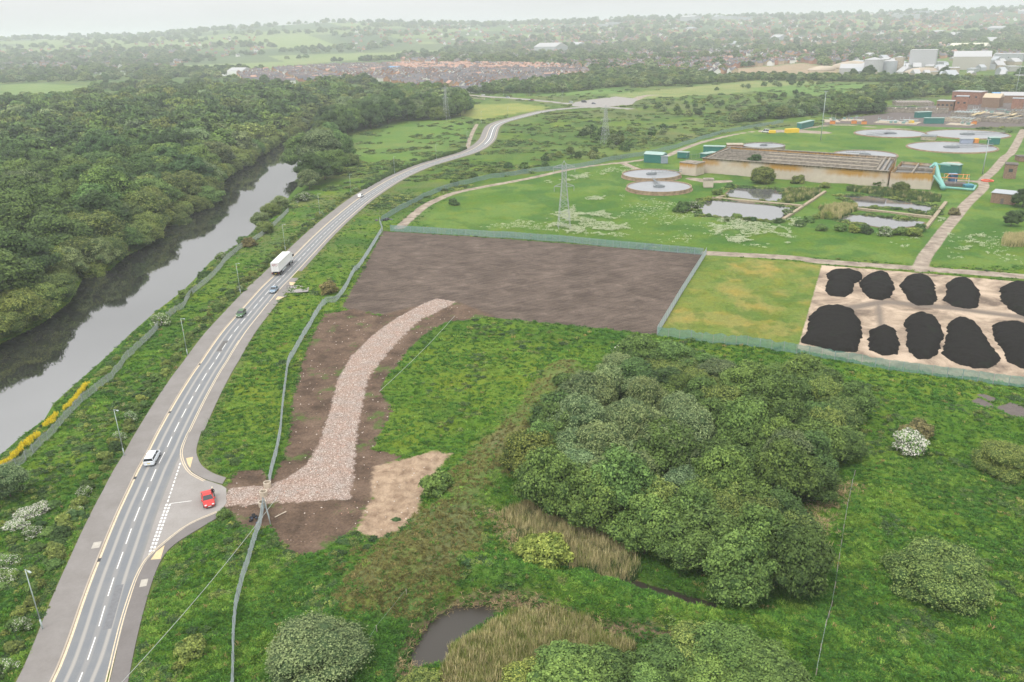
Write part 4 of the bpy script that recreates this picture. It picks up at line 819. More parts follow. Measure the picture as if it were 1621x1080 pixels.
def rims():
    A = rimA; B = resample(np.vstack([A, A[:1]]), .35); P = np.repeat(B, 3, 0) + rng.normal(size=(len(B) * 3, 2)) * .55; P = P[fbm(P[:, 0], P[:, 1], 6, 3, 4) > .42]; Q = resample(GP([(1338,770),(1300,800),(1288,830),(1290,880)]), .3); Q = np.repeat(Q, 4, 0) + rng.normal(size=(len(Q) * 4, 2)) * 1.2
    W = resample(GP([(778,815),(800,840),(815,860)]), .3); W = np.repeat(W, 4, 0) + rng.normal(size=(len(W) * 4, 2)) * .9; P = np.vstack([P, Q, W]); m_ = len(P)
    gn_scatter('dead_reeds', np.c_[P, height(P)], rng.uniform(0, 6.28, m_), rng.uniform(.5, 1.1, m_), np.zeros(m_, int), [blades('dead_reed', 24, .035, .45, .5, [STR], 500, 1.6)], 'flattened dead straw around the pond rim and at the foot of the copse', 'reeds')
rims()
def flowers():
    P = []
    for A, d in FLOWERS:
        lo, hi = A.min(0), A.max(0); q = rng.uniform(lo, hi, (int(np.prod(hi - lo) * d * 2.6), 2)); f = fbm(q[:, 0], q[:, 1], 6, 4, 13)
        P.append(q[(sdpoly(q, A) + (f - .5) * 16 < 0) & (f > .47)])
    P = np.vstack(P); z = zones(P); P = P[(z['track'] > 0) & (z['yard'] > 0) & (z['lag'] > 1)]; m_ = len(P)
    g = np.random.default_rng(9); V = []; Fc = []
    for i in range(8):
        a, r_ = g.uniform(0, 6.28), .45 * math.sqrt(g.random()); k = len(V); q = g.uniform(.05, .1)
        V += [(math.cos(a) * r_ + q * math.cos(t_), math.sin(a) * r_ + q * math.sin(t_), .55 + g.uniform(-.1, .15)) for t_ in (0, 1.26, 2.5, 3.77, 5.03)]; Fc.append([k, k + 1, k + 2, k + 3, k + 4])
    gn_scatter('cow_parsley', np.c_[P, height(P)], g.uniform(0, 6.28, m_), g.uniform(.7, 1.3, m_), np.zeros(m_, int), [new_mesh('umbels', V, Fc, [FM])], 'drifts of white cow parsley on the grass around the first pylon', 'wildflowers')
flowers()
YF = plain('rape_flower_yellow', (.75, .6, .03), .8, var=.1)
def yellow():
    A = offset(resample(smooth(GP([(-20,765),(30,728),(77,682),(115,642),(145,612)]), 4), .25), -.9); n = len(A); P = np.repeat(A, 3, 0) + rng.normal(size=(n * 3, 2)) * .3; P = P[fbm(P[:, 0], P[:, 1], 4, 3, 3) > .4]
    g = np.random.default_rng(5); V = []; Fc = []
    for i in range(14):
        a, r_ = g.uniform(0, 6.28), .35 * math.sqrt(g.random()); k = len(V); q = g.uniform(.04, .08); V += [(math.cos(a) * r_ + q * math.cos(t_), math.sin(a) * r_ + q * math.sin(t_), g.uniform(.5, 1.3)) for t_ in (0, 1.6, 3.1, 4.7)]; Fc.append([k, k + 1, k + 2, k + 3])
    gn_scatter('yellow_flowers', np.c_[P, height(P)], rng.uniform(0, 6.28, len(P)), rng.uniform(.8, 1.2, len(P)), np.zeros(len(P), int), [new_mesh('yellow_heads', V, Fc, [YF])], 'strip of bright yellow flowers behind the riverside fence', 'wildflowers')
yellow()
# ================================================================ built things
GALV = plain('galvanised_steel', (.46, .52, .53), .55, .0, var=.1); GALVG = plain('green_grey_steel', (.2, .31, .29), .6, .1, var=.12); POSTM = plain('fence_post_steel', (.3, .33, .33), .6, .0)
LAMPG = plain('lamp_column_grey', (.42, .48, .47), .5, .2); CONC = plain('weathered_concrete', (.4, .34, .26), .9, var=.3, sc=.8); DARK = plain('dark_rubber', (.02, .02, .022), .8); WHITE = plain('white_paint', (.78, .78, .77), .45, spec=.5)
def fence(name, label, A, h, pitch=.15, w_=.07, mat=GALV, gap=2.75, top=None, posts=True, cat='fence'):
    A = np.asarray(A); P = resample(A, pitch); T = np.gradient(P, axis=0); T /= np.linalg.norm(T, axis=1)[:, None]; z = height(P)
    z = np.interp(np.arange(len(z)), np.arange(len(z)), z); N = np.stack([T[:, 1], -T[:, 0]], 1)
    c = P.mean(0); r = thing(name, label, cat, (c[0], c[1], 0)); P = P - c
    n = len(P); a = P - T * w_ / 2 + N * .01; b = P + T * w_ / 2 + N * .01; a2 = a - N * .02; b2 = b - N * .02
    def lv(q, zz): return np.c_[q, zz]
    V = np.stack([lv(a, z - .1), lv(b, z - .1), lv(b, z + h - .12), lv(P, z + h), lv(a, z + h - .12)], 1); V2 = np.stack([lv(a2, z - .1), lv(b2, z - .1), lv(b2, z + h - .12), lv(P - N * .02, z + h), lv(a2, z + h - .12)], 1)
    V = np.concatenate([V, V2], 1).reshape(-1, 3); f = []
    for i in range(n):
        o = i * 10; f += [[o, o + 1, o + 2, o + 3, o + 4], [o + 9, o + 8, o + 7, o + 6, o + 5], [o + 1, o + 6, o + 7, o + 2], [o + 5, o, o + 4, o + 9]]
    link('pales', new_mesh('pales', V, f, [mat]), r)
    mb = MB(); st = max(1, int(1.2 / pitch)); idx = list(range(0, n, st)) + [n - 1]
    for hh in (.35, h - .4): mb.tube([(P[i, 0] - N[i, 0] * .03, P[i, 1] - N[i, 1] * .03, z[i] + hh) for i in idx], .03 if pitch < .25 else .045, 4)
    mb.build('rail', [POSTM], r)
    if posts:
        k = resample(np.c_[P, z], gap); k = k[np.linspace(0, len(k) - 1, min(len(k), 96)).astype(int)]; pm = MB().box((0, 0, h / 2 - .2), (.1, .1, h + .3)).mesh('post', [POSTM])
        for p in k: link('post', pm, r, (p[0], p[1], p[2]))
    return r
S = lambda p, n=6: smooth(GP(p), n)
fence('palisade_fence', 'grey palisade fence winding down from the brown field to the concrete rings', S([(604,368),(572,420),(560,434),(545,462),(531,478),(516,481),(503,497),(494,513),(484,530),(472,551),(458,576),(453,604),(448,652),(444,692),(438,722),(431,748),(427,768)]), 1.9, .17, .06)
fence('palisade_fence', 'grey palisade fence running down to the bottom edge from the concrete rings', S([(418,802),(412,835),(402,870),(386,922),(375,968),(371,1015),(369,1100)]), 1.9, .17, .06)
fence('palisade_fence', 'short stub of grey fence returning beside the rubble track south of the rings', GP([(420,803),(428,830)]), 1.8)
fence('riverside_fence', 'weathered pale grey palisade fence along the river bank', S([(-20,765),(0,753),(30,740),(77,696),(126,643),(151,623),(173,603),(191,582),(206,566),(233,541),(263,507),(290,487),(302,470),(338,440),(360,413),(383,393),(403,382),(437,355),(457,336)]), 1.9, .17, .06, plain('weathered_fence_steel', (.36, .4, .36), .7), 2.75)
BLUEG = plain('blue_grey_mesh_steel', (.24, .37, .4), .6, .1, var=.15)
fence('mesh_fence', 'blue-grey security fence along the far edge of the brown soil field', GP([(618,366),(740,373),(860,381),(980,392),(1113,404)]), 2.4, .22, .11, BLUEG)
fence('mesh_fence', 'grey security fence between the brown soil field and the dry grass', GP([(1118,403),(1078,467),(1040,531)]), 2.4, .18, .09, GALV)
fence('mesh_fence', 'green security fence along the near edge of dry grass and compost yard', GP([(1040,532),(1150,546),(1262,560),(1420,588),(1621,614),(1700,624)]), 2.4, .2, .12, plain('green_fence_mesh', (.17, .33, .28), .65, var=.15))
fence('perimeter_fence', 'grey-green perimeter fence along the outside of the works access track', S([(604,350),(640,330),(700,303),(760,287),(840,273),(914,266),(970,254),(1018,246),(1062,237),(1120,218),(1154,209),(1210,200),(1240,194)], 4), 2.4, .4, .22, GALVG, 5)
fence('perimeter_fence', 'short corner length of fence beside the heap of dark rubbish', GP([(601,352),(606,368)]), 2.4)
# wires on leaning posts: barbed stock fence on the right, rope line bottom middle
def post_wire(name, label, A, step, h, rp, nw=2):
    P = resample(A, step); z = height(P); c = P.mean(0); r = thing(name, label, 'fence', (c[0], c[1], 0)); pm = MB().tube([(0, 0, -.2), (.04, 0, h)], rp, 6).mesh('post', [plain('old_wood', (.34, .3, .24), .9)])
    for p, q in zip(P, z): link('post', pm, r, (p[0] - c[0], p[1] - c[1], q), rng.uniform(0, 6))
    for k in range(nw):
        Q = []
        for i in range(len(P) - 1):
            for t_ in (0, .5): Q.append((*(P[i] * (1 - t_) + P[i + 1] * t_ - c), z[i] * (1 - t_) + z[i + 1] * t_ + h * (.95 - .45 * k) - (.05 if t_ else 0)))
        Q.append((*(P[-1] - c), z[-1] + h * (.95 - .45 * k))); MB().tube(Q, .008, 3).build('wire', [GALV], r)
post_wire('post_and_wire_fence', 'thin post and wire fence crossing the grass right of the copse', S([(1291,1072),(1302,1020),(1318,950),(1329,880),(1340,810),(1352,755)]), 3.2, 1.1, .06)
post_wire('post_and_wire_fence', 'thin wire line on posts climbing the grass at the bottom, left of the pond', S([(548,1082),(575,1045),(610,1000),(645,956)]), 5.5, 1.0, .05, 1)
# overhead cable in the foreground
def cable(a, b, za, zb, sag, label):
    A, B = G(*a, za), G(*b, zb); c = (A + B) / 2; r = link('overhead_cable', MB().tube([(*(A * (1 - t_) + B * t_ - c), za * (1 - t_) + zb * t_ - sag * 4 * t_ * (1 - t_)) for t_ in np.linspace(0, 1, 24)], .03, 4).mesh('overhead_cable', [plain('cable_grey', (.4, .42, .4), .6)]), loc=(c[0], c[1], 0), label=label, cat='cable')
cable((160, 1115), (440, 785), 9, 7, .8, 'thin overhead cable hanging across the grass from the bottom edge to the rings')
cable((600, 620), (720, 500), 7, 7, .5, 'thin overhead cable hanging over the grass right of the rubble track')
# ---------------------------------------------------------------- street lamps
def lamp(px, py, label, h=9.2, group='street lamps along the road', rz=-.6):
    x, y = at(px, py); r = thing('street_lamp', label, 'street lamp', (x, y, hz(x, y)), rz, group)
    if lamp.m is None:
        lamp.m = (MB().tube([(0, 0, -.2), (0, 0, 1.6)], .1, 8).tube([(0, 0, 1.6), (0, 0, h)], .075, 8, r1=.05).mesh('column', [LAMPG], True), MB().tube([(0, 0, h - .05), (.45, 0, h + .06), (.9, 0, h + .08)], .035, 6).mesh('arm', [LAMPG], True), MB().box((1.1, 0, h + .09), (.62, .24, .09), taper=.8).mesh('lamp_head', [LAMPG]))
    for n_, m_ in zip(('column', 'arm', 'lamp_head'), lamp.m): link(n_, m_, r)
lamp.m = None
for i, (a, b) in enumerate([(68,997),(197,722),(297,563),(381,466),(452,397),(507,343),(556,307),(625,276),(691,255),(740,232),(762,196),(804,187),(797,152),(838,153),(890,160),(940,167)]):
    lamp(a, b, ['nearest grey street lamp, at the bottom left beside the footway', 'grey street lamp on the verge beside the white car', 'third grey street lamp from the bottom, where the road straightens', 'grey street lamp left of the green car', 'grey street lamp just behind the white lorry', 'grey street lamp beyond the lorry on the river side', 'grey street lamp beside the small far white car', 'grey street lamp on the outside of the long bend', 'grey street lamp before the side path meets the road', 'grey street lamp at the side path junction', 'grey street lamp at the start of the far S bend', 'grey street lamp past the far S bend by the yellow grass', 'grey street lamp at the bridge end of the main road', 'grey street lamp in the middle of the main road', 'grey street lamp before the far junction', 'grey street lamp at the far road junction'][i], rz=[-.6, -.6, -.55, -.5, -.45, -.4, -.5, -.6, -.7, -.8, -1, -1, 0, 0, 0, 0][i])
def mast(px, py, hgt, label):
    x, y = at(px, py); r = thing('floodlight_mast', label, 'mast', (x, y, hz(x, y))); MB().tube([(0, 0, -.2), (0, 0, hgt)], .28, 8, r1=.12).build('pole', [LAMPG], r, True)
    for k in range(3): MB().box(((k - 1) * .7, 0, hgt + .1), (.5, .35, .3)).build('floodlight', [LAMPG], r)
mast(1299, 222, 29, 'tall floodlight mast behind the big concrete tank'); mast(1607, 152, 27, 'tall floodlight mast behind the brick works at the right edge'); mast(1555, 276, 16, 'lighting column beside the green pipework, left of the track')
# ---------------------------------------------------------------- lattice pylons
STEEL = plain('pylon_steel', (.4, .41, .43), .6, .3)
def pylon(px, py, Ht, rz, label):
    x, y = at(px, py); r = thing('electricity_pylon', label, 'pylon', (x, y, hz(x, y)), rz, 'lattice pylons'); b0, b1 = 2.3, .75; zt = Ht * .93
    W = lambda z: b0 + (b1 - b0) * min(1, z / (Ht * .72)) if z < Ht * .72 else b1
    leg = [MB() for _ in range(4)]
    for k, (sx, sy) in enumerate(((1, 1), (-1, 1), (-1, -1), (1, -1))):
        leg[k].tube([(sx * b0, sy * b0, -.3), (sx * b1, sy * b1, Ht * .72), (sx * b1, sy * b1, zt), (0, 0, Ht)], .08, 4); leg[k].build('leg', [STEEL], r)
    br = MB(); zs = [0]; 
    while zs[-1] < zt - 1: zs.append(min(zt, zs[-1] + max(1.5, W(zs[-1]) * 1.35)))
    cn_ = ((1, 1), (-1, 1), (-1, -1), (1, -1))
    for z0, z1 in zip(zs[:-1], zs[1:]):
        for k in range(4):
            a, b = cn_[k], cn_[(k + 1) % 4]; w0, w1 = W(z0), W(z1)
            br.tube([(a[0] * w0, a[1] * w0, z0), (b[0] * w1, b[1] * w1, z1)], .035, 3); br.tube([(b[0] * w0, b[1] * w0, z0), (a[0] * w1, a[1] * w1, z1)], .05, 3); br.tube([(a[0] * w1, a[1] * w1, z1), (b[0] * w1, b[1] * w1, z1)], .05, 3)
    br.build('bracing', [STEEL], r)
    for zz, L_ in ((Ht * .9, 3.9), (Ht * .62, 3.6)):
        c = MB()
        for s in (-1, 1):
            for q in (-1, 1): c.tube([(s * b1, q * b1, zz), (s * L_, 0, zz + .15)], .07, 4); c.tube([(s * b1, q * b1, zz + 1.2), (s * L_, 0, zz + .2)], .06, 4)
        c.build('crossarm', [STEEL], r)
        for s in (-1, 1): MB().tube([(s * L_, 0, zz + .1), (s * L_, 0, zz - 1.7)], .09, 5).build('insulator', [plain('insulator_glass', (.35, .38, .36), .3)], r)
pylon(893, 362, 24.6, .05, 'nearest lattice pylon standing among white flowers on the works grass'); pylon(958, 228, 23.5, .5, 'second lattice pylon standing among bushes on the rough land'); pylon(707, 190, 28, .9, 'lattice pylon at the edge of the trees near the road bridge')
# ---------------------------------------------------------------- concrete rings and odds at the entrance
RING = plain('pale_concrete', (.5, .43, .34), .9, var=.2, sc=2)
for a, b, lb in ((424, 772, 'upright concrete pipe ring nearest the fence end'), (418, 786, 'middle of the three upright concrete pipe rings across the track'), (416, 801, 'lowest of the three upright concrete pipe rings, beside the lower fence')):
    x, y = at(a, b); MB().lathe([(.62, 0), (.62, .95), (.47, .95), (.47, .05), (0, .05)], 24).build('concrete_ring', [RING], sm=False, loc=(x, y, hz(x, y) - .05), label=lb, cat='concrete ring', group='concrete rings blocking the track')
x, y = at(447, 815); MB().tube([(-.9, -.9, .12), (.5, .5, .2)], .09, 5).build('fallen_post', [RING], loc=(x, y, hz(x, y)), label='pale broken post lying on the dark soil by the fence', cat='post')
def rubbish(a, b, r_, label, mats, seed):
    g = np.random.default_rng(seed); x, y = at(a, b); mb = MB()
    iv, fi = ICOS[1]
    for k in range(14): c = g.normal(size=3) * (r_ * .45, r_ * .45, .1); mb.add(iv * (g.uniform(.2, .5) * r_ * .6) * (1, 1, .6) * (1 + .3 * g.random((len(iv), 1))) + (c[0], c[1], .15 + abs(c[2])), fi.tolist(), int(g.integers(0, len(mats))))
    mb.build('rubbish_pile', mats, loc=(x, y, hz(x, y)), label=label, cat='rubbish')
rubbish(401, 822, 1.0, 'small pile of black rubbish bags on the soil beside the junction', [DARK, plain('bin_bag_blue', (.05, .07, .12), .4)], 3)
rubbish(608, 347, 3.2, 'heap of dark grey rubbish at the fence corner above the brown field', [DARK, plain('grey_rubbish', (.12, .11, .13), .8), DARK], 4)
# scattered bricks and stones on the bare soil
def stones():
    P = []
    for A, n in ((soilworks, 420), (rubble, 2600), (sand, 50)):
        lo, hi = A.min(0), A.max(0); q = rng.uniform(lo, hi, (n * 2, 2)); q = q[sdpoly(q, A) < -.3][:n]; P.append(q)
    P = np.vstack(P); m_ = len(P); k = []
    for i, c in enumerate(((.6, .52, .46), (.42, .25, .19), (.3, .22, .17))):
        v, f = ICOS[1]; k.append(new_mesh('brick_%d' % i, v * (.16, .1, .08) * (1 + .3 * (_h(np.arange(len(v)), np.arange(len(v)), i)[:, None] - .5)), f, [plain('brick_rubble_%d' % i, c, .9)]))
    gn_scatter('rubble_stones', np.c_[P, height(P) + .03], rng.uniform(0, 6.28, m_), rng.uniform(.35, 1.15, m_), rng.choice(3, m_, p=[.55, .25, .2]), k, 'broken bricks and stones strewn over the track and bare soil', 'rubble')
stones()
# ---------------------------------------------------------------- compost heaps
def heap_mat():
    t = NT('black_compost'); p = t.pos(); n_ = t.noise(1.6, 6, p, .75); v = t.noise(.25, 4, p)
    t.bump(n_, .35, .8); return t.fin(t.mix(t.rng(v, .6, .75), t.mix(n_, (.008, .0075, .007), (.034, .031, .028)), (.022, .027, .018)), .98, spec=.02)
HM = heap_mat()
q6 = lambda L_: [(1080 + a / 3, 200 + b / 3) for a, b in L_]; q8 = lambda L_: [(1230 + a / 3.857, 400 + b / 3.857) for a, b in L_]
HEAPS = [(q6([(680,700),(720,687),(800,685),(860,705),(855,730),(820,748),(812,790),(770,813),(700,808),(672,780),(688,745),(692,725)]), 'narrow-waisted black heap at the top left corner of the compost yard'),
 (q6([(835,745),(870,710),(920,695),(975,700),(1000,740),(1012,770),(990,815),(950,830),(890,820),(850,780)]), 'black compost heap second from the left in the far row'),
 (q6([(1027,755),(1060,715),(1120,705),(1180,720),(1200,760),(1213,830),(1190,850),(1120,855),(1075,835),(1055,800)]), 'black compost heap in the middle of the far row'),
 (q6([(1250,745),(1290,727),(1350,725),(1390,750),(1415,790),(1410,860),(1370,870),(1290,860),(1227,825),(1255,800)]), 'black compost heap fourth from the left in the far row'),
 (q6([(1505,770),(1560,745),(1640,745),(1720,770),(1740,840),(1700,905),(1621,905),(1560,880),(1510,830)]), 'black compost heap of the far row cut by the right edge'),
 (q6([(600,905),(650,860),(740,853),(815,875),(850,930),(858,1000),(830,1075),(740,1079),(640,1050),(560,1030),(560,1010),(590,985)]), 'biggest squarish black heap at the left end of the near row'),
 (q6([(885,970),(950,945),(1020,975),(1030,1040),(1020,1085),(950,1090),(880,1060)]), 'smallest black heap, second from left in the near row'),
 (q8([(770,425),(800,385),(880,370),(960,395),(1000,440),(1020,500),(1005,560),(988,620),(930,655),(860,655),(810,620),(785,560),(792,500)]), 'tall oval black heap in the middle of the near row'),
 (q8([(1034,440),(1080,405),(1150,405),(1230,440),(1270,510),(1310,570),(1370,650),(1350,690),(1290,712),(1200,710),(1120,690),(1050,660),(1003,620),(1019,560),(1039,490)]), 'long broad black heap with green growth on its near flank'),
 (q8([(1310,445),(1400,425),(1508,440),(1600,500),(1640,600),(1640,730),(1508,718),(1410,670),(1370,590),(1320,520)]), 'black heap of the near row cut by the right edge')]
for i, (pl, lb) in enumerate(HEAPS):
    A = GP(pl); c = A.mean(0); A = c + (A - c) * .97; lo, hi = A.min(0) - 1, A.max(0) + 1; st = .32
    xs, ys = np.arange(lo[0], hi[0], st), np.arange(lo[1], hi[1], st); XX, YY = np.meshgrid(xs, ys); P = np.stack([XX.ravel(), YY.ravel()], 1)
    sd = sdpoly(P, A) + (fbm(P[:, 0], P[:, 1], 1.3, 4, 60 + i) - .5) * 1.1
    z = np.where(sd < 0, 1.7 * (1 - np.exp(sd * .75)) + (fbm(P[:, 0], P[:, 1], 1.4, 4, i) - .5) * .5 * np.clip(-sd, 0, 1) + .05, -.15 - np.clip(sd, 0, 1) * .3)
    ny, nx = XX.shape; ii = (np.arange(ny - 1)[:, None] * nx + np.arange(nx - 1)).ravel(); Q = np.stack([ii, ii + 1, ii + nx + 1, ii + nx], 1); Q = Q[(sd[Q] < .45).any(1)]
    u, inv = np.unique(Q, return_inverse=True); V = np.c_[P - c, z][u]; link('compost_heap', new_mesh('compost_heap', V, inv.reshape(Q.shape), [HM], None, None, True), loc=(c[0], c[1], .03), label=lb, cat='compost heap', group='black compost heaps in the yard')
# ---------------------------------------------------------------- clarifier tanks
CW = plain('clarifier_water', (.25, .26, .275), .35, var=.08, sc=.4, spec=.5); RIM = plain('brown_stained_concrete', (.3, .22, .145), .9, var=.35, sc=.7); WALK = plain('grey_steel_walkway', (.2, .22, .23), .6, .2)
def clarifier(px, py, halfpx, hw, bang, blen, label, pier=True, rimm=RIM):
    x, y = at(px, py); d = math.hypot(x, y); R_ = halfpx * math.hypot(d, H) / F * .985; r = thing('settling_tank', label, 'settling tank', (x, y, .05), 0, 'round settling tanks')
    MB().lathe([(R_ + .5, -.3), (R_ + .5, .25), (R_, .25), (R_, hw), (R_ - .45, hw), (R_ - .45, hw - .52)], 72).build('wall', [rimm], r); MB().lathe([(R_ - .5, hw - .5), (R_ - 1.2, hw - .62), (R_ - 1.2, hw - .5), (R_ - 1.5, hw - .5), (R_ - 1.5, hw - .7)], 72).build('weir_channel', [WALK], r)
    MB().lathe([(R_ - .4, hw - .42), (0, hw - .42)], 72).build('water', [CW], r)
    MB().lathe([(R_ * .18, hw - .8), (R_ * .18, hw + .15), (R_ * .12, hw + .15), (R_ * .12, hw + .5), (0, hw + .5)], 24).build('centre_well', [WALK], r)
    c, s = math.cos(bang), math.sin(bang); L_ = R_ * blen
    b = MB().box((c * L_ / 2, s * L_ / 2, hw + .45), (L_, .9 if d < 500 else 1.8, .18), bang)
    for q in (-.45, .45):
        b.tube([(-s * q, c * q, hw + 1.4), (c * L_ - s * q, s * L_ + c * q, hw + 1.4)], .05, 4)
        for k in range(9): t_ = L_ * k / 8; b.tube([(c * t_ - s * q, s * t_ + c * q, hw + .5), (c * t_ - s * q, s * t_ + c * q, hw + 1.4)], .035, 4)
    b.build('bridge', [WALK], r)
clarifier(1043, 300, 50, 1.6, math.pi / 2, 1.0, 'nearest round settling tank with a short bridge, above the left lagoon'); clarifier(1031, 280, 45, 1.6, .05, 1.05, 'round settling tank with a long bridge just behind the nearest one')
clarifier(1369, 246, 43, .7, 2.6, .6, 'round settling tank partly hidden behind the big concrete tank'); clarifier(1409, 212, 47, .6, 3.6, 1.0, 'far left of the three flush round settling tanks on the grass')
clarifier(1531, 213.5, 51, .6, 0.0, 1.0, 'far right of the three flush round settling tanks'); clarifier(1506, 234, 56, .6, .0, 1.02, 'nearest of the three flush round settling tanks, left of the track')
# ---------------------------------------------------------------- big concrete tank
def stained():
    t = NT('stained_tank_concrete'); p = t.pos(); sx = t.n('ShaderNodeSeparateXYZ'); t.l(p, sx.inputs[0]); z = sx.outputs[2]
    st = t.noise(1.0, 5, t.map(p, (1, 1, .08)), .7); lg = t.noise(.05, 3, t.map(p, (1, 1, .2)))
    c = t.mix(t.noise(.5, 5, p), (.46, .39, .32), (.62, .54, .45))
    k = t.math('MULTIPLY', t.rng(t.math('ADD', z, t.math('MULTIPLY', st, 3.2)), 4.9, 6.4), t.rng(lg, .34, .5)); c = t.mix(k, c, (.45, .25, .06))
    c = t.mix(t.rng(t.math('ADD', z, t.math('MULTIPLY', st, 2.4)), 7.5, 8.5), c, (.09, .075, .055)); return t.fin(c, .92, spec=.15)
ST = stained(); MOSS = plain('mossy_old_concrete', (.25, .22, .18), .95, var=.4, sc=.7); SLUDGE = plain('dark_tank_water', (.06, .058, .05), .25, var=.3, sc=.4, spec=.5)
TH = 7.2
fl_, fr_ = G(1112, 273), G(1403, 297); bl_, br_ = G(1152, 232.5, TH), G(1419, 249.5, TH); pc = (fl_ + fr_ + bl_ + br_) / 4
r = thing('concrete_tank', 'long rectangular concrete tank with orange-stained walls behind the lagoons', 'tank', (pc[0], pc[1], 0))
Q4 = [fl_ - pc, fr_ - pc, br_ - pc, bl_ - pc]
lerp = lambda a, b, t_: a * (1 - t_) + b * t_
def quadpt(u, v): return lerp(lerp(Q4[0], Q4[1], u), lerp(Q4[3], Q4[2], u), v)
def wallseg(mb, a, b, th, z0, z1, mi=0):
    d = (b - a); d = d / np.linalg.norm(d); n_ = np.array([-d[1], d[0]]) * th / 2; mb.prism([a + n_, b + n_, b - n_, a - n_], z0, z1, mi)
for a, b in ((Q4[0], Q4[1]), (Q4[1], Q4[2]), (Q4[2], Q4[3]), (Q4[3], Q4[0])):
    m_ = MB(); wallseg(m_, a, b, .6, -.3, TH); m_.build('wall', [ST], r)
m_ = MB(); 
for a, b in ((quadpt(-.004, -.012), quadpt(1.004, -.012)), (quadpt(-.004, 1.01), quadpt(1.004, 1.01))): wallseg(m_, a, b, 1.3, TH + .003, TH + .22)
m_.build('parapet', [MOSS], r)
m_ = MB()
for v in (.12, .2, .33, .42, .55, .63, .76, .86): wallseg(m_, quadpt(.015, v), quadpt(.94, v), .55, 5, TH - .1)
for u in (.02, .945, .97): wallseg(m_, quadpt(u, .03), quadpt(u, .97), .8, 5, TH + .05)
m_.build('channel_walls', [MOSS], r)
MB().prism([quadpt(.01, .01), quadpt(.99, .01), quadpt(.99, .99), quadpt(.01, .99)], 5, TH - .85).build('water', [SLUDGE], r)
m_ = MB()
for v in (.26, .5, .72): wallseg(m_, quadpt(.3, v), quadpt(.93, v), .9, TH - .3, TH - .12)
m_.build('walkway', [CONC], r)
a0, a1 = G(1403, 297.5), G(1472, 300); b0, b1 = G(1424, 255, TH), G(1482, 259, TH); pc = (a0 + b1) / 2; r = thing('concrete_chamber', 'square stained concrete chamber at the right end of the long tank', 'tank', (pc[0], pc[1], 0)); qs = [a0 - pc + (.9, -.6), a1 - pc, b1 - pc, b0 - pc + (1.2, 0)]
for k in range(4): m_ = MB(); wallseg(m_, qs[k], qs[(k + 1) % 4], .5, -.3, TH - .2); m_.build('wall', [ST], r)
MB().prism(qs, 4, TH - 1.2).build('water', [SLUDGE], r); m_ = MB(); wallseg(m_, lerp(qs[0], qs[3], .5), lerp(qs[1], qs[2], .5), .8, 4.5, TH - .3); wallseg(m_, lerp(qs[0], qs[1], .5), lerp(qs[3], qs[2], .5), .6, 4.5, TH - .32); m_.build('walkway', [MOSS], r)
def pxh(px, py, hp):
    x, y = at(px, py); return hp * math.hypot(math.hypot(x, y), H) / F / .97
BR = plain('red_brick', (.28, .145, .1), .9, var=.25, sc=.7); BRB = plain('brown_brick', (.24, .16, .11), .9, var=.25); GRN = plain('dark_green_steel', (.03, .16, .14), .55, var=.12); ROOFG = plain('grey_roof_sheet', (.36, .38, .4), .6, var=.15); ROOFW = plain('pale_roof_sheet', (.4, .4, .4), .6, var=.15); GLASS = plain('dark_window_glass', (.05, .06, .07), .15, spec=.6); ROOFD = plain('dark_flat_roof', (.14, .12, .11), .9, var=.2); ROOFGN = plain('pale_green_roof', (.3, .42, .38), .6)
BLUE = plain('blue_sheet', (.16, .34, .55), .6); TURQ = plain('turquoise_pipe_paint', (.2, .44, .39), .5, var=.12); ORNG = plain('orange_steel_paint', (.62, .24, .06), .5); YELL = plain('yellow_paint', (.75, .5, .04), .5)
def building(name, label, pl, pr, dep, hp, wm, rm, roof='flat', win=0, cat='building', z0=0., group=None, over=.25, wpart='window', door=False, sill=0):
    a, b = G(*pl), G(*pr); d = b - a; L_ = np.linalg.norm(d); rz = math.atan2(d[1], d[0]); hgt = pxh(*pl, hp); r = thing(name, label, cat, (a[0], a[1], z0), rz, group)
    MB().box((L_ / 2, dep / 2, hgt / 2), (L_, dep, hgt)).build('wall', [wm], r)
    if roof == 'flat': MB().box((L_ / 2, dep / 2, hgt + .15), (L_ + 2 * over, dep + 2 * over, .3)).box((L_ / 2, dep / 2, hgt + .35), (L_ * .6, dep * .5, .12)).build('roof', [rm], r)
    elif roof == 'gable':
        rh = dep * .18; m_ = MB(); o = over; V = [(-o, -o, hgt), (L_ + o, -o, hgt), (L_ + o, dep + o, hgt), (-o, dep + o, hgt), (-o, dep / 2, hgt + rh), (L_ + o, dep / 2, hgt + rh)]; m_.add([(x, y, z + .01) for x, y, z in V], [(0, 1, 5, 4), (2, 3, 4, 5), (3, 0, 4), (1, 2, 5), (3, 2, 1, 0)]); m_.build('roof', [rm], r)
    elif roof == 'mono': m_ = MB(); m_.add([(-over, -over, hgt + .01), (L_ + over, -over, hgt + .01), (L_ + over, dep + over, hgt + .01), (-over, dep + over, hgt + .01), (-over, dep + over, hgt + .6), (L_ + over, dep + over, hgt + .6), (-over, -over, hgt + .15), (L_ + over, -over, hgt + .15)], [(3, 2, 1, 0), (0, 1, 7, 6), (6, 7, 5, 4), (2, 3, 4, 5), (3, 0, 6, 4), (1, 2, 5, 7)]); m_.build('roof', [rm], r)
    for k in range(win):
        w_ = MB().box((L_ * (k + .5) / win, -.02, hgt * .6), (min(1.6, L_ / win * .55), .12, min(1.4, hgt * .4))).build(wpart, [GLASS], r)
    if door: MB().box((L_ * .5, -.03, 1.05), (1.1, .1, 2.1)).build('door', [ROOFD], r)
    return r
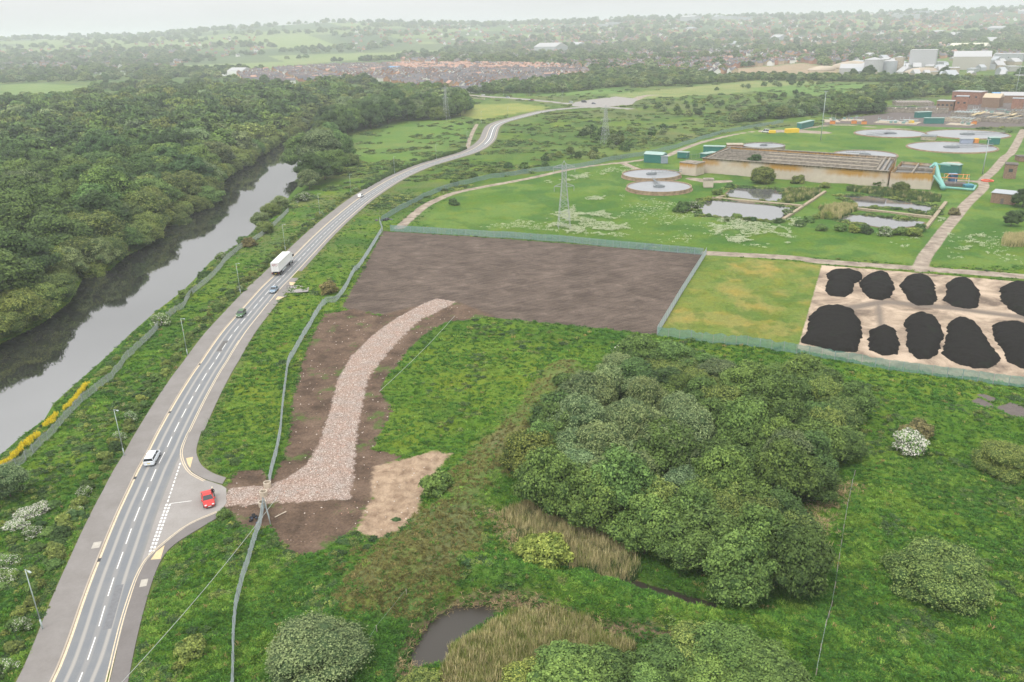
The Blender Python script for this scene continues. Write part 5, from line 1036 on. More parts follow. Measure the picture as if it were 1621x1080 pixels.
building('green_kiosk', 'green steel kiosk with pale roof beside the access track', (1019,257), (1048,259), 6.5, 12, GRN, ROOFGN, 'gable'); building('grey_container', 'small grey cabin standing at the end of the green kiosk', (1046,259), (1057,259), 3, 10, plain('blue_grey_steel', (.25, .3, .36), .6), ROOFG)
building('green_container', 'small dark green container beside the far green railing', (1072,250), (1088,251), 3, 8, GRN, ROOFGN); building('green_container', 'green container with pale top left of the long concrete tank', (1113,242), (1146,243), 4, 9, GRN, ROOFGN); building('green_container', 'low green container in front of its taller green neighbour', (1117,251), (1136,248), 4, 6, GRN, ROOFGN)
fence('green_railing', 'dark green railing joining the green containers', GP([(1086,254),(1100,252),(1118,247)]), 3.0, .8, .2, GRN, 4)
building('concrete_hopper', 'square concrete chamber with rusty streaks between settling tanks and long tank', (1075,276), (1101,279), 8, 17, ST, MOSS); building('concrete_block', 'small stained concrete block beside the left lagoon', (1114,297), (1129,297), 4, 11, ST, MOSS)
building('brick_tower', 'low red brick chamber at the back left corner of the long tank', (1151,241), (1176,241), 7, 10, BR, CONC)
clarifier(1208, 238, 31, 3.0, .3, .5, 'raised round tank behind the left end of the long tank', rimm=MOSS)
building('brick_kiosk', 'brown brick kiosk with pale panel beside the right hand track', (1588,283), (1607,284), 6, 18, BRB, ROOFD, 'flat', 1, wpart='panel'); building('brick_shed', 'brown brick shed with light grey roof right of the track', (1567,321), (1604,325), 6, 13, BRB, ROOFG, 'mono', 0, door=True)
building('green_container', 'long green container beside the worksite at the end of the track', (1268,205), (1288,200), 3.2, 8, GRN, ROOFGN); building('yellow_skip', 'long yellow skip between the white van and the green container', (1245,211), (1265,210), 3, 5, YELL, YELL, 'flat', over=-.1, cat='skip')
building('small_skip', 'small orange-yellow skip next to the white van', (1217,211), (1228,211), 2, 3, YELL, YELL, 'flat', over=-.1, cat='skip')
building('green_container', 'long pale-topped green container in front of the pipework', (1463,196), (1494,196), 3, 7, GRN, ROOFGN); building('green_container', 'green container behind the long pale-topped one', (1452,187), (1474,186), 4, 7, GRN, ROOFGN); building('green_kiosk', 'small green kiosk at the right end of the nearest flush settling tank', (1566,229), (1582,229), 4, 8, GRN, ROOFGN)
building('blue_grey_kiosk', 'blue-grey equipment cabin behind the nearest flush settling tank', (1521,228), (1540,228), 3, 6, plain('cabin_blue_grey', (.3, .34, .42), .6), ROOFG); building('orange_pump', 'orange machine beside the blue-grey cabin', (1542,228), (1549,228), 2, 6, ORNG, YELL, cat='machine', over=.05)
building('pump_chamber', 'low round-cornered grey chamber between the flush settling tanks', (1457,222), (1480,223), 9, 5, CONC, WALK)
# brick works and sheds at the back right
building('works_building', 'large red brick works building with flat pale roof', (1505,164), (1549,166), 16, 15, BR, ROOFW, 'flat', 4); building('works_building', 'square red brick tower block in front of the large brick building', (1510,177), (1529,177.5), 9, 19, BR, ROOFG, 'flat', 2); building('works_building', 'low building with pale roof left of the brick tower block', (1481,175), (1508,176), 10, 12, BRB, ROOFW, 'flat', 4)
building('works_shed', 'tan gabled shed right of the large brick building', (1553,170), (1580,171), 16, 12, BRB, plain('tan_roof', (.5, .4, .28), .8), 'gable'); building('works_shed', 'wide white-roofed shed at the right edge behind the brickwork', (1583,163), (1660,164), 14, 9, BRB, ROOFW, 'gable'); building('works_shed', 'small red brick block at the right edge', (1600,172), (1618,172.5), 8, 12, BR, ROOFG)
building('blue_roofed_shed', 'blue-roofed shed behind the white-roofed shed', (1572,156), (1592,156), 8, 6, BLUE, BLUE, 'mono'); building('blue_roofed_shed', 'small white and blue shed beside the large brick building', (1552,158), (1564,158), 8, 7, WHITE, BLUE, 'mono')
# aeration tanks: low rectangular basins with walkways
def basin(label, pl, pr, dep, hgt, lanes, wm=CONC, wa=WALK):
    a, b = G(*pl), G(*pr); d = b - a; L_ = np.linalg.norm(d); r = thing('aeration_tank', label, 'tank', (a[0], a[1], 0), math.atan2(d[1], d[0]), 'aeration tanks of the works')
    m_ = MB(); 
    for yy in (0, dep): m_.box((L_ / 2, yy, hgt / 2), (L_ + .4, .4, hgt))
    for xx in (0, L_): m_.box((xx, dep / 2, hgt / 2 - .002), (.4, dep - .4, hgt))
    m_.build('wall', [wm], r); MB().box((L_ / 2, dep / 2, hgt - .9), (L_ - .4, dep - .4, .2)).build('water', [SLUDGE], r)
    for k in range(1, lanes): MB().box((L_ * k / lanes, dep / 2, hgt + .05), (.9, dep - .5, .2)).build('walkway', [wa], r)
    m_ = MB()
    for yy in (-.1, dep + .1): 
        m_.tube([(0, yy, hgt + 1.1), (L_, yy, hgt + 1.1)], .06, 4)
        for k in range(int(L_ / 3) + 1): m_.tube([(k * 3, yy, hgt), (k * 3, yy, hgt + 1.1)], .05, 4)
    m_.build('handrail', [GALV], r)
TAN = plain('tan_walkway', (.5, .4, .22), .7)
for lb, a, b, dp, hh, ln, wa in (('long low tank with a comb of pale walkways left of the pale-roofed building', (1418,168), (1478,168), 18, 3, 14, plain('pinkish_walkway', (.45, .38, .35), .8)), ('dark low tank behind the pale-topped green container', (1400,178), (1500,180), 12, 3, 6, CONC), ('dark basin with pale bars below the brick tower', (1505,184), (1545,186), 14, 3, 8, GALV), ('dark basin with tan stairs and walkways in the middle of the works', (1545,192), (1610,196), 26, 3, 4, TAN), ('dark basin at the right edge of the works', (1600,183), (1680,186), 18, 3.5, 4, TAN), ('low grey basin right of the pale-topped container', (1496,192), (1542,195), 10, 2.5, 6, GALV)):
    basin(lb, a, b, dp, hh, ln, CONC if 'grey' in lb else MOSS, wa)
for i, (a, b, L_) in enumerate(((1538, 190, 22), (1548, 188, 22), (1600, 190, 16))):
    x, y = at(a, b); m_ = MB(); m_.box((0, L_ / 2, 2.6), (2.2, L_, .25), 0)
    for q in (-1.1, 1.1): m_.tube([(q, 0, 3.7), (q, L_, 3.7)], .07, 4)
    m_.build('tan_gangway', [TAN], loc=(x, y, 0.6), rz=-.7, label=['left tan gangway climbing over the dark basin', 'right tan gangway beside its twin over the dark basin', 'tan gangway at the right end of the works basin'][i], cat='gangway')
def pipes(label, pl, pr, dep, hgt, seed, cols=(GALV, GALVG, WALK)):
    g = np.random.default_rng(seed); a, b = G(*pl), G(*pr); d = b - a; L_ = np.linalg.norm(d); r = thing('pipework', label, 'pipework', (a[0], a[1], 0), math.atan2(d[1], d[0]), 'pipework of the works')
    MB().box((L_ / 2, dep / 2, .2), (L_, dep, .5)).build('plinth', [CONC], r); m_ = MB()
    for k in range(int(L_ / 2.4)):
        x = g.uniform(0, L_); y0 = g.uniform(0, dep * .5); z = g.uniform(.9, hgt * .8); q = g.uniform(.12, .3)
        if g.random() < .55: m_.tube([(x, y0, .3), (x, y0, z), (x, y0 + g.uniform(2, dep - 2), z)], q, 6, int(g.integers(0, 3)))
        else: m_.tube([(x, y0, z), (min(L_, x + g.uniform(4, 16)), y0, z)], q, 6, int(g.integers(0, 3)))
        if g.random() < .5: m_.tube([(x, y0, z), (x, y0, hgt * g.uniform(.9, 1.2))], .09, 5, 0)
    m_.build('pipes', list(cols), r); m_ = MB()
    for k in range(int(L_ / 6)): m_.box((g.uniform(1, L_ - 1), g.uniform(1, dep - 1), .9), (g.uniform(1, 2.6), g.uniform(1, 2), g.uniform(1, 2)))
    m_.build('pump_box', [GALVG], r)
pipes('rack of pale upright pipes below the round tree clump', (1306,194), (1330,194), 16, 5, 1, (plain('cream_pipe', (.55, .5, .42), .6), GALV, GALVG)); pipes('bank of grey pipes between the round tree clump and the flush settling tanks', (1330,192), (1365,193), 14, 4, 2); pipes('long bank of grey pipework behind the far left flush settling tank', (1383,195), (1450,198), 16, 4, 3); pipes('tangle of grey pipes left of the orange machinery', (1497,198), (1536,200), 12, 5, 4); pipes('dark pipework at the foot of the brick works', (1530,178), (1600,182), 10, 4, 5)
for a, b, lb in ((1318, 196.5, 'red container at the foot of the pale upright pipes'), (1352, 196, 'small orange-red skip left of its twin before the grey pipes'), (1368, 197, 'small orange-red skip right of its twin before the grey pipes'), (1443, 196, 'round yellow tank beside the grey pipework'), (1542, 197, 'orange machinery on the edge of the works grass')):
    building('skip', lb, (a - 4, b), (a + 4, b), 2, 3.5, ORNG if 'yellow' not in lb else YELL, plain('rust', (.3, .12, .08), .8) if 'yellow' not in lb else YELL, cat='skip', over=.02)
# turquoise pipes and orange gantry
z6 = lambda a, b, z=0.: (*G(1450 + a / 14.74, 240 + b / 14.74, z), z)
r = thing('turquoise_pipework', 'thick turquoise pipes running down from the concrete chamber', 'pipework', (*G(1490, 290), 0)); o_ = np.array([*G(1490, 290), 0])
for pts, q in (([z6(440, 290, 7.5), z6(490, 480, 4.5), z6(520, 600, 3), z6(640, 850, 1)], 1.15), ([z6(410, 560, 6), z6(610, 830, .9), z6(1340, 895, .9), z6(1390, 800, 1.1)], .5), ([z6(330, 360, 7.4), z6(450, 280, 7.5), z6(540, 300, 7), z6(800, 330, 6.2)], .35)):
    MB().tube([np.array(p) - o_ for p in pts], q, 10).build('pipe', [TURQ], r, True)
x, y = at(1488, 275); building('green_container', 'dark green tank housing behind the orange gantry', (1487,274), (1516,277), 4, 12, GRN, ROOFGN); building('blue_pump', 'blue pump cabin under the orange gantry', (1504,288), (1515,288), 3, 9, plain('dark_blue_steel', (.05, .12, .25), .5), BLUE); building('pump_plinth', 'dark machine plinth under the orange gantry', (1495,295), (1530,296), 5, 3, ROOFD, ROOFD, over=.05)
building('grey_tank', 'grey open tank behind the dark green tank housing', (1503,268), (1520,268), 4, 7, ROOFG, CONC); building('blue_skip', 'blue tray at the end of the turquoise pipe', (1528,298), (1543,298), 4, 3, plain('teal_blue', (.04, .2, .28), .5), plain('teal_blue_top', (.06, .25, .33), .5), over=.02)
r = thing('orange_gantry', 'orange steel gantry over the blue pump cabin', 'gantry', (*G(1510, 290), 0)); o_ = np.array([*G(1510, 290), 0]); m_ = MB()
for A, B in (((670, 520), (1260, 545)), ((560, 605), (1260, 635)), ((1200, 540), (1180, 650)), ((780, 525), (690, 615)), ((1110, 530), (1090, 630))): m_.tube([np.array(z6(*A, 3.5)) - o_, np.array(z6(*B, 3.5)) - o_], .16, 5)
m_.build('beams', [ORNG], r)
for A in ((670, 520), (1250, 540), (570, 605), (1250, 632), (930, 620)): p = np.array(z6(*A, 3.5)) - o_; MB().tube([p, (p[0], p[1], 0)], .1, 5).build('leg', [GALV], r)
x, y = at(1563, 287); MB().lathe([(2.6, 0), (2.6, .45), (1.9, .45), (1.9, 0.05)], 16).build('barrier_ring', [plain('orange_red_plastic', (.7, .12, .06), .5)], loc=(x, y, .08), label='ring of orange-red plastic barriers on the track bend', cat='barrier')
building('hut', 'dark brown-roofed hut at the right edge above the brick shed', (1612,256), (1630,256), 5, 6, BRB, ROOFD)
# lagoon walls
for i, (a, b, w_) in enumerate((((1127,315), (1273,328), 1.6), ((1306,305), (1240,349), 1.2), ((1355,332), (1477,346), 1.6), ((1497,322), (1466,362), 1.2), ((1147,312), (1128,316), 1.0))):
    A, B = G(*a), G(*b); c = (A + B) / 2; d = B - A; MB().box((0, 0, .35), (np.linalg.norm(d), w_, .9)).build('lagoon_wall', [plain('lagoon_concrete', (.33, .27, .19), .95, var=.3)], loc=(c[0], c[1], .0), rz=math.atan2(d[1], d[0]), label=['low concrete wall dividing the left pair of lagoons', 'concrete wall on the right side of the left lagoons', 'low concrete wall dividing the right pair of lagoons', 'concrete wall on the right side of the right lagoons', 'short concrete wall at the left corner of the left lagoons'][i], cat='wall')
# ---------------------------------------------------------------- road bridge
A, B = G(722, 151), G(775, 157); c = (A + B) / 2; d = B - A; L_ = np.linalg.norm(d); r = thing('road_bridge', 'grey concrete road bridge at the left end of the main road', 'bridge', (c[0], c[1], 0), math.atan2(d[1], d[0]))
MB().box((0, -6.5, -.2), (L_, .6, 1.9)).build('parapet', [CONC], r); MB().box((0, 6.5, -.2), (L_, .6, 1.9)).build('parapet', [CONC], r); MB().box((0, -6.2, -2.0), (L_, .5, 2.2)).build('girder', [DARK], r)
for s in (-1, 1): MB().box((s * L_ / 2, -7, -1.5), (2.2, 2.2, 4.6)).build('pier', [CONC], r)
# lay-by barrier opposite the grey car
x, y = at(466, 457); r = thing('pedestrian_barrier', 'low metal railing standing in the lay-by beside the road', 'barrier', (x, y, .05), .3)
m_ = MB(); [m_.tube([(k * .8 - 2, 0, 0), (k * .8 - 2, 0, 1)], .04, 5) for k in range(6)]; m_.build('uprights', [DARK], r); MB().tube([(-2, 0, 1), (2, 0, 1)], .04, 5).build('rail', [DARK], r)
sheet('layby', GP([(452,451),(470,452),(489,455),(488,462),(465,464),(446,463)]), .06, AP); sheet('layby', GP([(424,480),(440,468),(455,468),(430,482)]), .055, AP)
# ================================================================ vehicles
def paintm(name, col): return plain(name, col, .3, .1, var=.03, spec=.6)
CG = plain('car_glass', (.02, .025, .03), .08, spec=.8); HL = plain('headlight_lens', (.7, .72, .72), .15, spec=.8); TL = plain('tail_light', (.4, .01, .01), .3, spec=.6); NPY = plain('plate_yellow', (.75, .55, .04), .5); NPW = plain('plate_white', (.75, .75, .72), .5); RIMM = plain('wheel_rim', (.4, .4, .42), .35, .6)
def loft(secs, mats, fm=None):
    """secs: list of (x, [(y,z)...]) half profiles, mirrored"""
    V = []; n = None
    for x, pr in secs:
        full = [(x, y, z) for y, z in pr] + [(x, -y, z) for y, z in pr[::-1]]; n = len(full); V += full
    f = [[i * n + k, i * n + (k + 1) % n, (i + 1) * n + (k + 1) % n, (i + 1) * n + k] for i in range(len(secs) - 1) for k in range(n)]
    f += [list(range(n))[::-1], list(range((len(secs) - 1) * n, len(secs) * n))]
    return V, f
def car(px, py, col, rz, label, kind='hatch', L_=4.3, W=1.8, Hh=1.45, name='car', z=.035, detail=True):
    x, y = at(px, py); r = thing(name, label, 'car', (x, y, z), rz); pm = paintm(name + '_paint', col); w = W / 2; e = L_ / 2
    # body: stations from rear (-e) to front (+e)
    def sec(xx, hw, zt, zb=.24): return (xx, [(hw * .86, zb), (hw * .99, zb + .18), (hw, .55), (hw * .97, zt - .06), (hw * .8, zt)])
    if kind == 'hatch': S_ = [sec(-e, w * .82, .78, .35), sec(-e + .12, w * .95, .95), sec(-e + .7, w, .96), sec(-.4, w, .93), sec(e * .35, w, .93), sec(e * .6, w * .98, .88), sec(e - .25, w * .92, .76), sec(e, w * .72, .6, .34)]; G_ = [(-e + .1, .92), (-e + .42, Hh - .04), (-e + .95, Hh), (e * .12, Hh - .03), (e * .44, .9)]
    elif kind == 'saloon': S_ = [sec(-e, w * .82, .8, .35), sec(-e + .15, w * .95, .98), sec(-e + .8, w, 1.0), sec(-.4, w, .94), sec(e * .35, w, .93), sec(e * .6, w * .98, .87), sec(e - .25, w * .92, .74), sec(e, w * .72, .58, .34)]; G_ = [(-e + .62, .97), (-e + 1.2, Hh - .05), (-e + 1.7, Hh), (e * .1, Hh - .03), (e * .42, .9)]
    else: S_ = [sec(-e, w * .92, 1.0, .35), sec(-e + .1, w, 1.1), sec(-.4, w, 1.1), sec(e * .4, w, 1.08), sec(e * .65, w * .98, 1.0), sec(e - .2, w * .92, .85), sec(e, w * .8, .65, .34)]; G_ = [(-e + .03, 1.05), (-e + .12, Hh - .03), (-e + .8, Hh), (e * .35, Hh - .05), (e * .62, 1.02)]
    V, f = loft(S_, None); MB().add(V, f).build('body', [pm], r)
    # glasshouse and roof
    def gh(zk, k): return [(xx * 1.0, [(w * (.93 - .26 * max(0, (zz - .9)) / .55) * k, zz0), (w * (.93 - .26 * max(0, (zz - .9)) / .55) * k, zz)]) for (xx, zz), zz0 in zip(G_, [.8] * 5)]
    V = []; hs = []
    gs = []
    for xx, zz in G_: t_ = max(0., (zz - .92) / (Hh - .92)); gs.append((xx, [(w * .93, .86), (w * (.93 - .19 * t_), max(zz, .88))]))
    V, f = loft(gs, None); MB().add(V, f).build('windows', [CG], r)
    rs = [(xx, [(w * .76, zz - .035), (w * .72, zz + .03)]) for xx, zz in G_[1:4]]
    V, f = loft(rs, None); MB().add(V, f).build('roof', [pm], r)
    for s in (-1, 1):                                   # pillars
        p_ = MB()
        for (xa, za), (xb, zb) in ((G_[0], G_[1]), (G_[4], G_[3])): p_.tube([(xa, s * w * .92, max(za, .9)), (xb, s * w * .755, zb)], .05, 4)
        p_.tube([(-.15, s * w * .94, .9), (-.2, s * w * .76, Hh - .03)], .045, 4); p_.build('pillars', [pm], r)
    tm = MB().tube([(0, -.11, 0), (0, .11, 0)], .32, 18).mesh('tyre', [DARK], False); rm_ = MB().tube([(0, -.115, 0), (0, .115, 0)], .2, 12).mesh('rim', [RIMM])
    for xx in (-e + .78, e - .85):
        for s in (-1, 1): wl = link('wheel', tm, r, (xx, s * (w - .1), .32)); link('rim', rm_, wl)
    if detail:
        for s in (-1, 1):
            MB().box((e - .12, s * w * .62, .66), (.16, .34, .14)).build('headlight', [HL], r); MB().box((-e + .07, s * w * .74, .82), (.12, .3, .18)).build('tail_light', [TL], r); MB().box((e * .38, s * (w + .1), .98), (.14, .2, .13)).build('door_mirror', [pm], r)
        MB().box((-e - .005, 0, .62), (.03, .52, .12)).build('number_plate', [NPY], r); MB().box((e + .01, 0, .45), (.03, .52, .12)).build('number_plate', [NPW], r); MB().box((e - .02, 0, .5), (.06, 1.0, .1)).build('grille', [DARK], r); MB().box((-e + .0, 0, .42), (.1, W * .8, .2)).build('bumper', [pm], r)
    return r
def hdg(px, py):
    i = int(np.argmin(((cen - G(px, py)) ** 2).sum(1))); t_ = cen[min(i + 2, len(cen) - 1)] - cen[max(i - 2, 0)]; return math.atan2(t_[1], t_[0])
car(242, 729, (.72, .76, .8), hdg(242, 729), 'silver white estate car driving up the near stretch of road', 'mpv', 4.6, 1.85, 1.55)
ra, rb = at(327, 785), at(332, 804); car(330, 795, (.62, .03, .025), math.atan2(rb[1] - ra[1], rb[0] - ra[0]), 'bright red saloon parked in the junction mouth', 'saloon', 4.4, 1.78, 1.42)
car(382, 500, (.05, .13, .04), hdg(382, 500) + math.pi, 'dark green hatchback on the left lane below the grey car', 'hatch'); car(434, 462, (.22, .3, .38), hdg(434, 462) + math.pi, 'blue-grey saloon on the right lane behind the lorry', 'saloon')
car(571, 312, (.75, .76, .76), hdg(571, 312), 'small far white car on the left lane beyond the lorry', 'hatch')
mh = lambda px: math.atan2(*(G(px + 8, 160) - G(px - 8, 158))[::-1])
for a, b, cc, lb in ((765, 151.5, (.75, .75, .76), 'white car crossing the road bridge'), (804, 155, (.5, .55, .6), 'silver car on the main road right of the bridge'), (843, 159, (.3, .08, .07), 'dark red car in the middle of the main road'), (904, 163, (.55, .6, .66), 'silver car queueing before the black van at the far junction')): car(a, b, cc, -.35, lb, 'hatch', 4.4, 1.8, 1.5, z=.05, detail=False)
car(925, 162.5, (.03, .03, .035), -.3, 'black van waiting at the far junction', 'mpv', 5.6, 2.1, 2.2, name='van', z=.05); car(1212, 210, (.75, .75, .74), 2.4, 'white van parked at the worksite beside the small skip', 'mpv', 5.4, 2.1, 2.3, name='van', z=.05); car(940, 165, (.1, .12, .14), -.3, 'dark car just right of the black van', 'hatch', z=.06, detail=False)
# lorry
def lorry():
    a = at(437, 437.5); th = hdg(450, 424); L_ = 13.6; c, s = math.cos(th), math.sin(th); r = thing('articulated_lorry', 'white articulated lorry with red lettering on its rear doors driving away', 'lorry', (a[0] , a[1], .035), th)
    wt = paintm('trailer_white', (.8, .8, .79)); MB().box((L_ / 2, 0, 2.75), (L_, 2.5, 2.7)).build('trailer_box', [wt], r); MB().box((L_ / 2, 0, 4.12), (L_ + .06, 2.56, .06)).build('trailer_roof', [WHITE], r)
    trim = MB()  # darker edge trim added in place of a shading difference between the box faces
    for q in (-1, 1): trim.box((L_ / 2, q * 1.27, 4.05), (L_, .06, .1)); trim.box((L_ / 2, q * 1.27, 1.42), (L_, .06, .14)); trim.box((-.03, q * 1.22, 2.75), (.08, .1, 2.7))
    trim.box((-.03, 0, 4.07), (.08, 2.5, .1)); trim.build('trailer_trim', [plain('trailer_trim_grey', (.45, .45, .45), .5)], r)
    for q in (-.6, .6):
        d = MB().box((-.03, q, 2.7), (.05, 1.16, 2.5)).build('rear_door', [wt], r); MB().tube([(-.08, q * .5, 1.5), (-.08, q * .5, 3.9)], .02, 5).build('locking_bar', [GALV], d)
    cu = bpy.data.curves.new('lettering', 'FONT'); cu.body = 'XPO'; cu.size = .85; cu.extrude = .01; cu.align_x = 'CENTER'; cu.space_character = 1.0; tmp = bpy.data.objects.new('lettering', cu); scene.collection.objects.link(tmp)
    dg = bpy.context.evaluated_depsgraph_get(); me = bpy.data.meshes.new_from_object(tmp.evaluated_get(dg)); bpy.data.objects.remove(tmp); me.materials.clear(); me.materials.append(plain('dark_red_lettering', (.3, .02, .04), .6)); me.name = 'lettering'
    t_ = link('lettering', me, r, (-.075, 0, 3.15)); t_.rotation_euler = (R(90), 0, R(-90)); t_.scale = (1.05, 1.2, 1)
    MB().box((L_ / 2 - .3, 0, 1.15), (L_ - 1, .9, .3)).box((-.05, 0, .75), (.15, 2.4, .3)).build('chassis', [DARK], r)
    for q in (-1, 1): MB().box((5.4, q * 1.2, .85), (4.2, .06, .5)).build('side_guard', [GALV], r); MB().box((-.1, q * 1.0, .98), (.08, .35, .14)).build('tail_light', [TL], r)
    MB().box((-.14, 0, .8), (.04, .52, .12)).build('number_plate', [NPY], r)
    # cab
    cb = MB(); pr = [(L_ - 1.2 + 1.6, .9), (L_ + 2.55, .9), (L_ + 2.6, 2.0), (L_ + 2.3, 3.0), (L_ + 1.7, 3.3), (L_ + .55, 3.75), (L_ + .45, 3.7)]
    V = [(x_, -1.22, z_) for x_, z_ in pr] + [(x_, 1.22, z_) for x_, z_ in pr]; n = len(pr); cb.add(V, [list(range(n)), list(range(n, 2 * n))[::-1]] + [[(i + 1) % n, i, n + i, n + (i + 1) % n] for i in range(n)]); cb.build('cab', [wt], r)
    MB().box((L_ + 2.5, 0, 2.5), (.12, 2.2, .75)).build('windscreen', [CG], r)
    for q in (-1, 1): MB().box((L_ + 1.9, q * 1.23, 2.35), (.8, .04, .7)).build('side_window', [CG], r); MB().box((L_ + 2.5, q * 1.4, 2.3), (.15, .25, .7)).build('door_mirror', [DARK], r); MB().tube([(L_ - .2, q * .9, .75), (L_ + .6, q * .9, .75)], .3, 10).build('fuel_tank', [GALV], r)
    tm = MB().tube([(0, -.16, 0), (0, .16, 0)], .5, 20).mesh('tyre', [DARK]); rm_ = MB().tube([(0, -.17, 0), (0, .17, 0)], .28, 12).mesh('rim', [RIMM])
    for xx in (1.6, 2.95, 4.3, L_ - 1.5, L_ - .3 + 1.9):
        for q in (-1, 1): wl = link('wheel', tm, r, (xx, q * 1.05, .5)); link('rim', rm_, wl)
lorry()
# ================================================================ person beside the red car
def person():
    x, y = at(338.5, 787); r = thing('person', 'person in black clothes and cream cap standing beside the open side of the red car', 'person', (x, y, .03), R(200))
    J = [((0, 0, .95), .14), ((0, 0, 1.15), .13), ((0, 0, 1.36), .165), ((0, 0, 1.5), .07), ((0, .01, 1.56), .06), ((0, .02, 1.68), .1), ((0, .02, 1.76), .085),
         ((.19, 0, 1.42), .065), ((.27, .05, 1.14), .05), ((.2, .25, 1.02), .038), ((.19, .33, 1.02), .03), ((-.19, 0, 1.42), .065), ((-.27, .04, 1.14), .05), ((-.22, .2, .98), .038), ((-.22, .28, .97), .03),
         ((.1, 0, .88), .1), ((.11, .02, .5), .068), ((.12, -.02, .1), .045), ((.12, .14, .04), .04), ((-.1, 0, .88), .1), ((-.12, -.02, .5), .068), ((-.13, -.05, .1), .045), ((-.13, .1, .04), .04)]
    E_ = [(0, 1), (1, 2), (2, 3), (3, 4), (4, 5), (5, 6), (2, 7), (7, 8), (8, 9), (9, 10), (2, 11), (11, 12), (12, 13), (13, 14), (0, 15), (15, 16), (16, 17), (17, 18), (0, 19), (19, 20), (20, 21), (21, 22)]
    for hand, sx in ((10, 1), (14, -1)):                    # five short fingers on each hand
        h = np.array(J[hand][0])
        for k in range(5):
            a = len(J); off = (k - 2) * .016; L_ = (.03, .05, .055, .05, .04)[k] if k else .035
            J.append((tuple(h + (off * 1.4 if k else -sx * .035, .03, .005 if k else -.01)), .0085)); J.append((tuple(h + (off * 1.6 if k else -sx * .05, .03 + L_, -.012)), .007)); E_ += [(hand, a), (a, a + 1)]
    me = bpy.data.meshes.new('body'); me.from_pydata([j[0] for j in J], E_, []); o = link('body', me, r)
    o.modifiers.new('skin', 'SKIN'); me.skin_vertices.new() if not me.skin_vertices else None
    for i, j in enumerate(J): me.skin_vertices[0].data[i].radius = (j[1], j[1] * .85)
    me.skin_vertices[0].data[0].use_root = True; sb = o.modifiers.new('smooth', 'SUBSURF'); sb.levels = 1; sb.render_levels = 1
    bpy.context.view_layer.update(); dg = bpy.context.evaluated_depsgraph_get(); m2 = bpy.data.meshes.new_from_object(o.evaluated_get(dg)); o.modifiers.clear(); o.data = m2; m2.name = 'body'
    mats = [plain('black_clothes', (.015, .015, .018), .9), plain('skin_tone', (.5, .3, .21), .6), DARK]; m2.materials.clear(); [m2.materials.append(m_) for m_ in mats]
    for p in m2.polygons: c = p.center; p.material_index = 1 if (c[2] > 1.5 or c[1] > .265 and c[2] > .9) else 2 if c[2] < .09 else 0
    iv, fi = ICOS[2]; k = iv[:, 2] > -.15; hv = iv.copy(); hv[:, 2] = np.maximum(hv[:, 2], -.1); m3 = MB(); m3.add(hv * (.118, .13, .12) + (0, .01, 1.78), fi.tolist()); m3.tube([(0, .1, 1.79), (0, .2, 1.77)], .06, 8); m3.build('cap', [plain('cream_cap', (.75, .68, .5), .8)], r)
    hd = MB(); [hd.tube([(s * .035, .118, 1.735), (s * .035, .124, 1.735)], .012, 6) for s in (-1, 1)]; hd.tube([(-.025, .112, 1.665), (.025, .112, 1.665)], .006, 4); hd.build('face_features', [DARK], r); MB().tube([(0, .11, 1.72), (0, .14, 1.695)], .014, 6).build('nose', [mats[1]], r)
person()
# ================================================================ houses
WALLS = [plain('house_brick_red', (.36, .17, .11), .9, obj=.2), plain('house_brick_orange', (.45, .25, .15), .9, obj=.2), plain('house_render_white', (.75, .73, .7), .8), plain('house_brick_buff', (.42, .32, .22), .9, obj=.15)]
ROOFS = [plain('roof_tile_grey', (.12, .115, .125), .85, obj=.3), plain('roof_tile_brown', (.15, .125, .12), .85, obj=.3), plain('roof_tile_terracotta', (.42, .25, .19), .85, obj=.18)]
def hmesh(w, d, e, rh, part):
    m_ = MB()
    if part in ('wall', 'all'): m_.add([(-w, -d, -.3), (w, -d, -.3), (w, d, -.3), (-w, d, -.3), (-w, -d, e), (w, -d, e), (w, d, e), (-w, d, e), (-w, 0, e + rh - .1), (w, 0, e + rh - .1)], [(0, 1, 5, 4), (2, 3, 7, 6), (1, 2, 6, 9, 5), (3, 0, 4, 8, 7)], 0)
    if part in ('roof', 'all'):
        o = .35; zo = e - o * rh / d; m_.add([(-w - o, -d - o, zo), (w + o, -d - o, zo), (w + o, 0, e + rh), (-w - o, 0, e + rh), (-w - o, d + o, zo), (w + o, d + o, zo), (-w - o, -d - o, zo - .15), (w + o, -d - o, zo - .15), (w + o, 0, e + rh - .15), (-w - o, 0, e + rh - .15), (-w - o, d + o, zo - .15), (w + o, d + o, zo - .15)],
            [(0, 1, 2, 3), (3, 2, 5, 4), (7, 6, 9, 8), (8, 9, 10, 11), (6, 7, 1, 0), (4, 5, 11, 10), (6, 0, 3, 9), (1, 7, 8, 2), (3, 4, 10, 9), (5, 2, 8, 11)], 1 if part == 'all' else 0)
    if part in ('chimney', 'all'): m_.box((w * .7, .3, e + rh + .2), (.9, .6, 1.6), 0, 0)
    if part == 'windows_all': pass
    return m_
dims = [(4.2, 4.0, 5.0, 2.9), (7.5, 4.2, 5.1, 3.0), (4.0, 3.6, 5.2, 3.2)]
HW_ = {}; 
for wi in range(4):
    for ri in range(3):
        for di in range(3):
            w_, d_, e_, r_ = dims[di]; HW_[wi, ri, di] = (hmesh(w_, d_, e_, r_, 'wall').mesh('wall', [WALLS[wi]]), hmesh(w_, d_, e_, r_, 'roof').mesh('roof', [ROOFS[ri]]), hmesh(w_, d_, e_, r_, 'chimney').mesh('chimney', [WALLS[wi]]))
WPM = {di: (MB().box((0, 0, 0), (1.1, .08, 1.1)).mesh('window', [GLASS])) for di in range(3)}
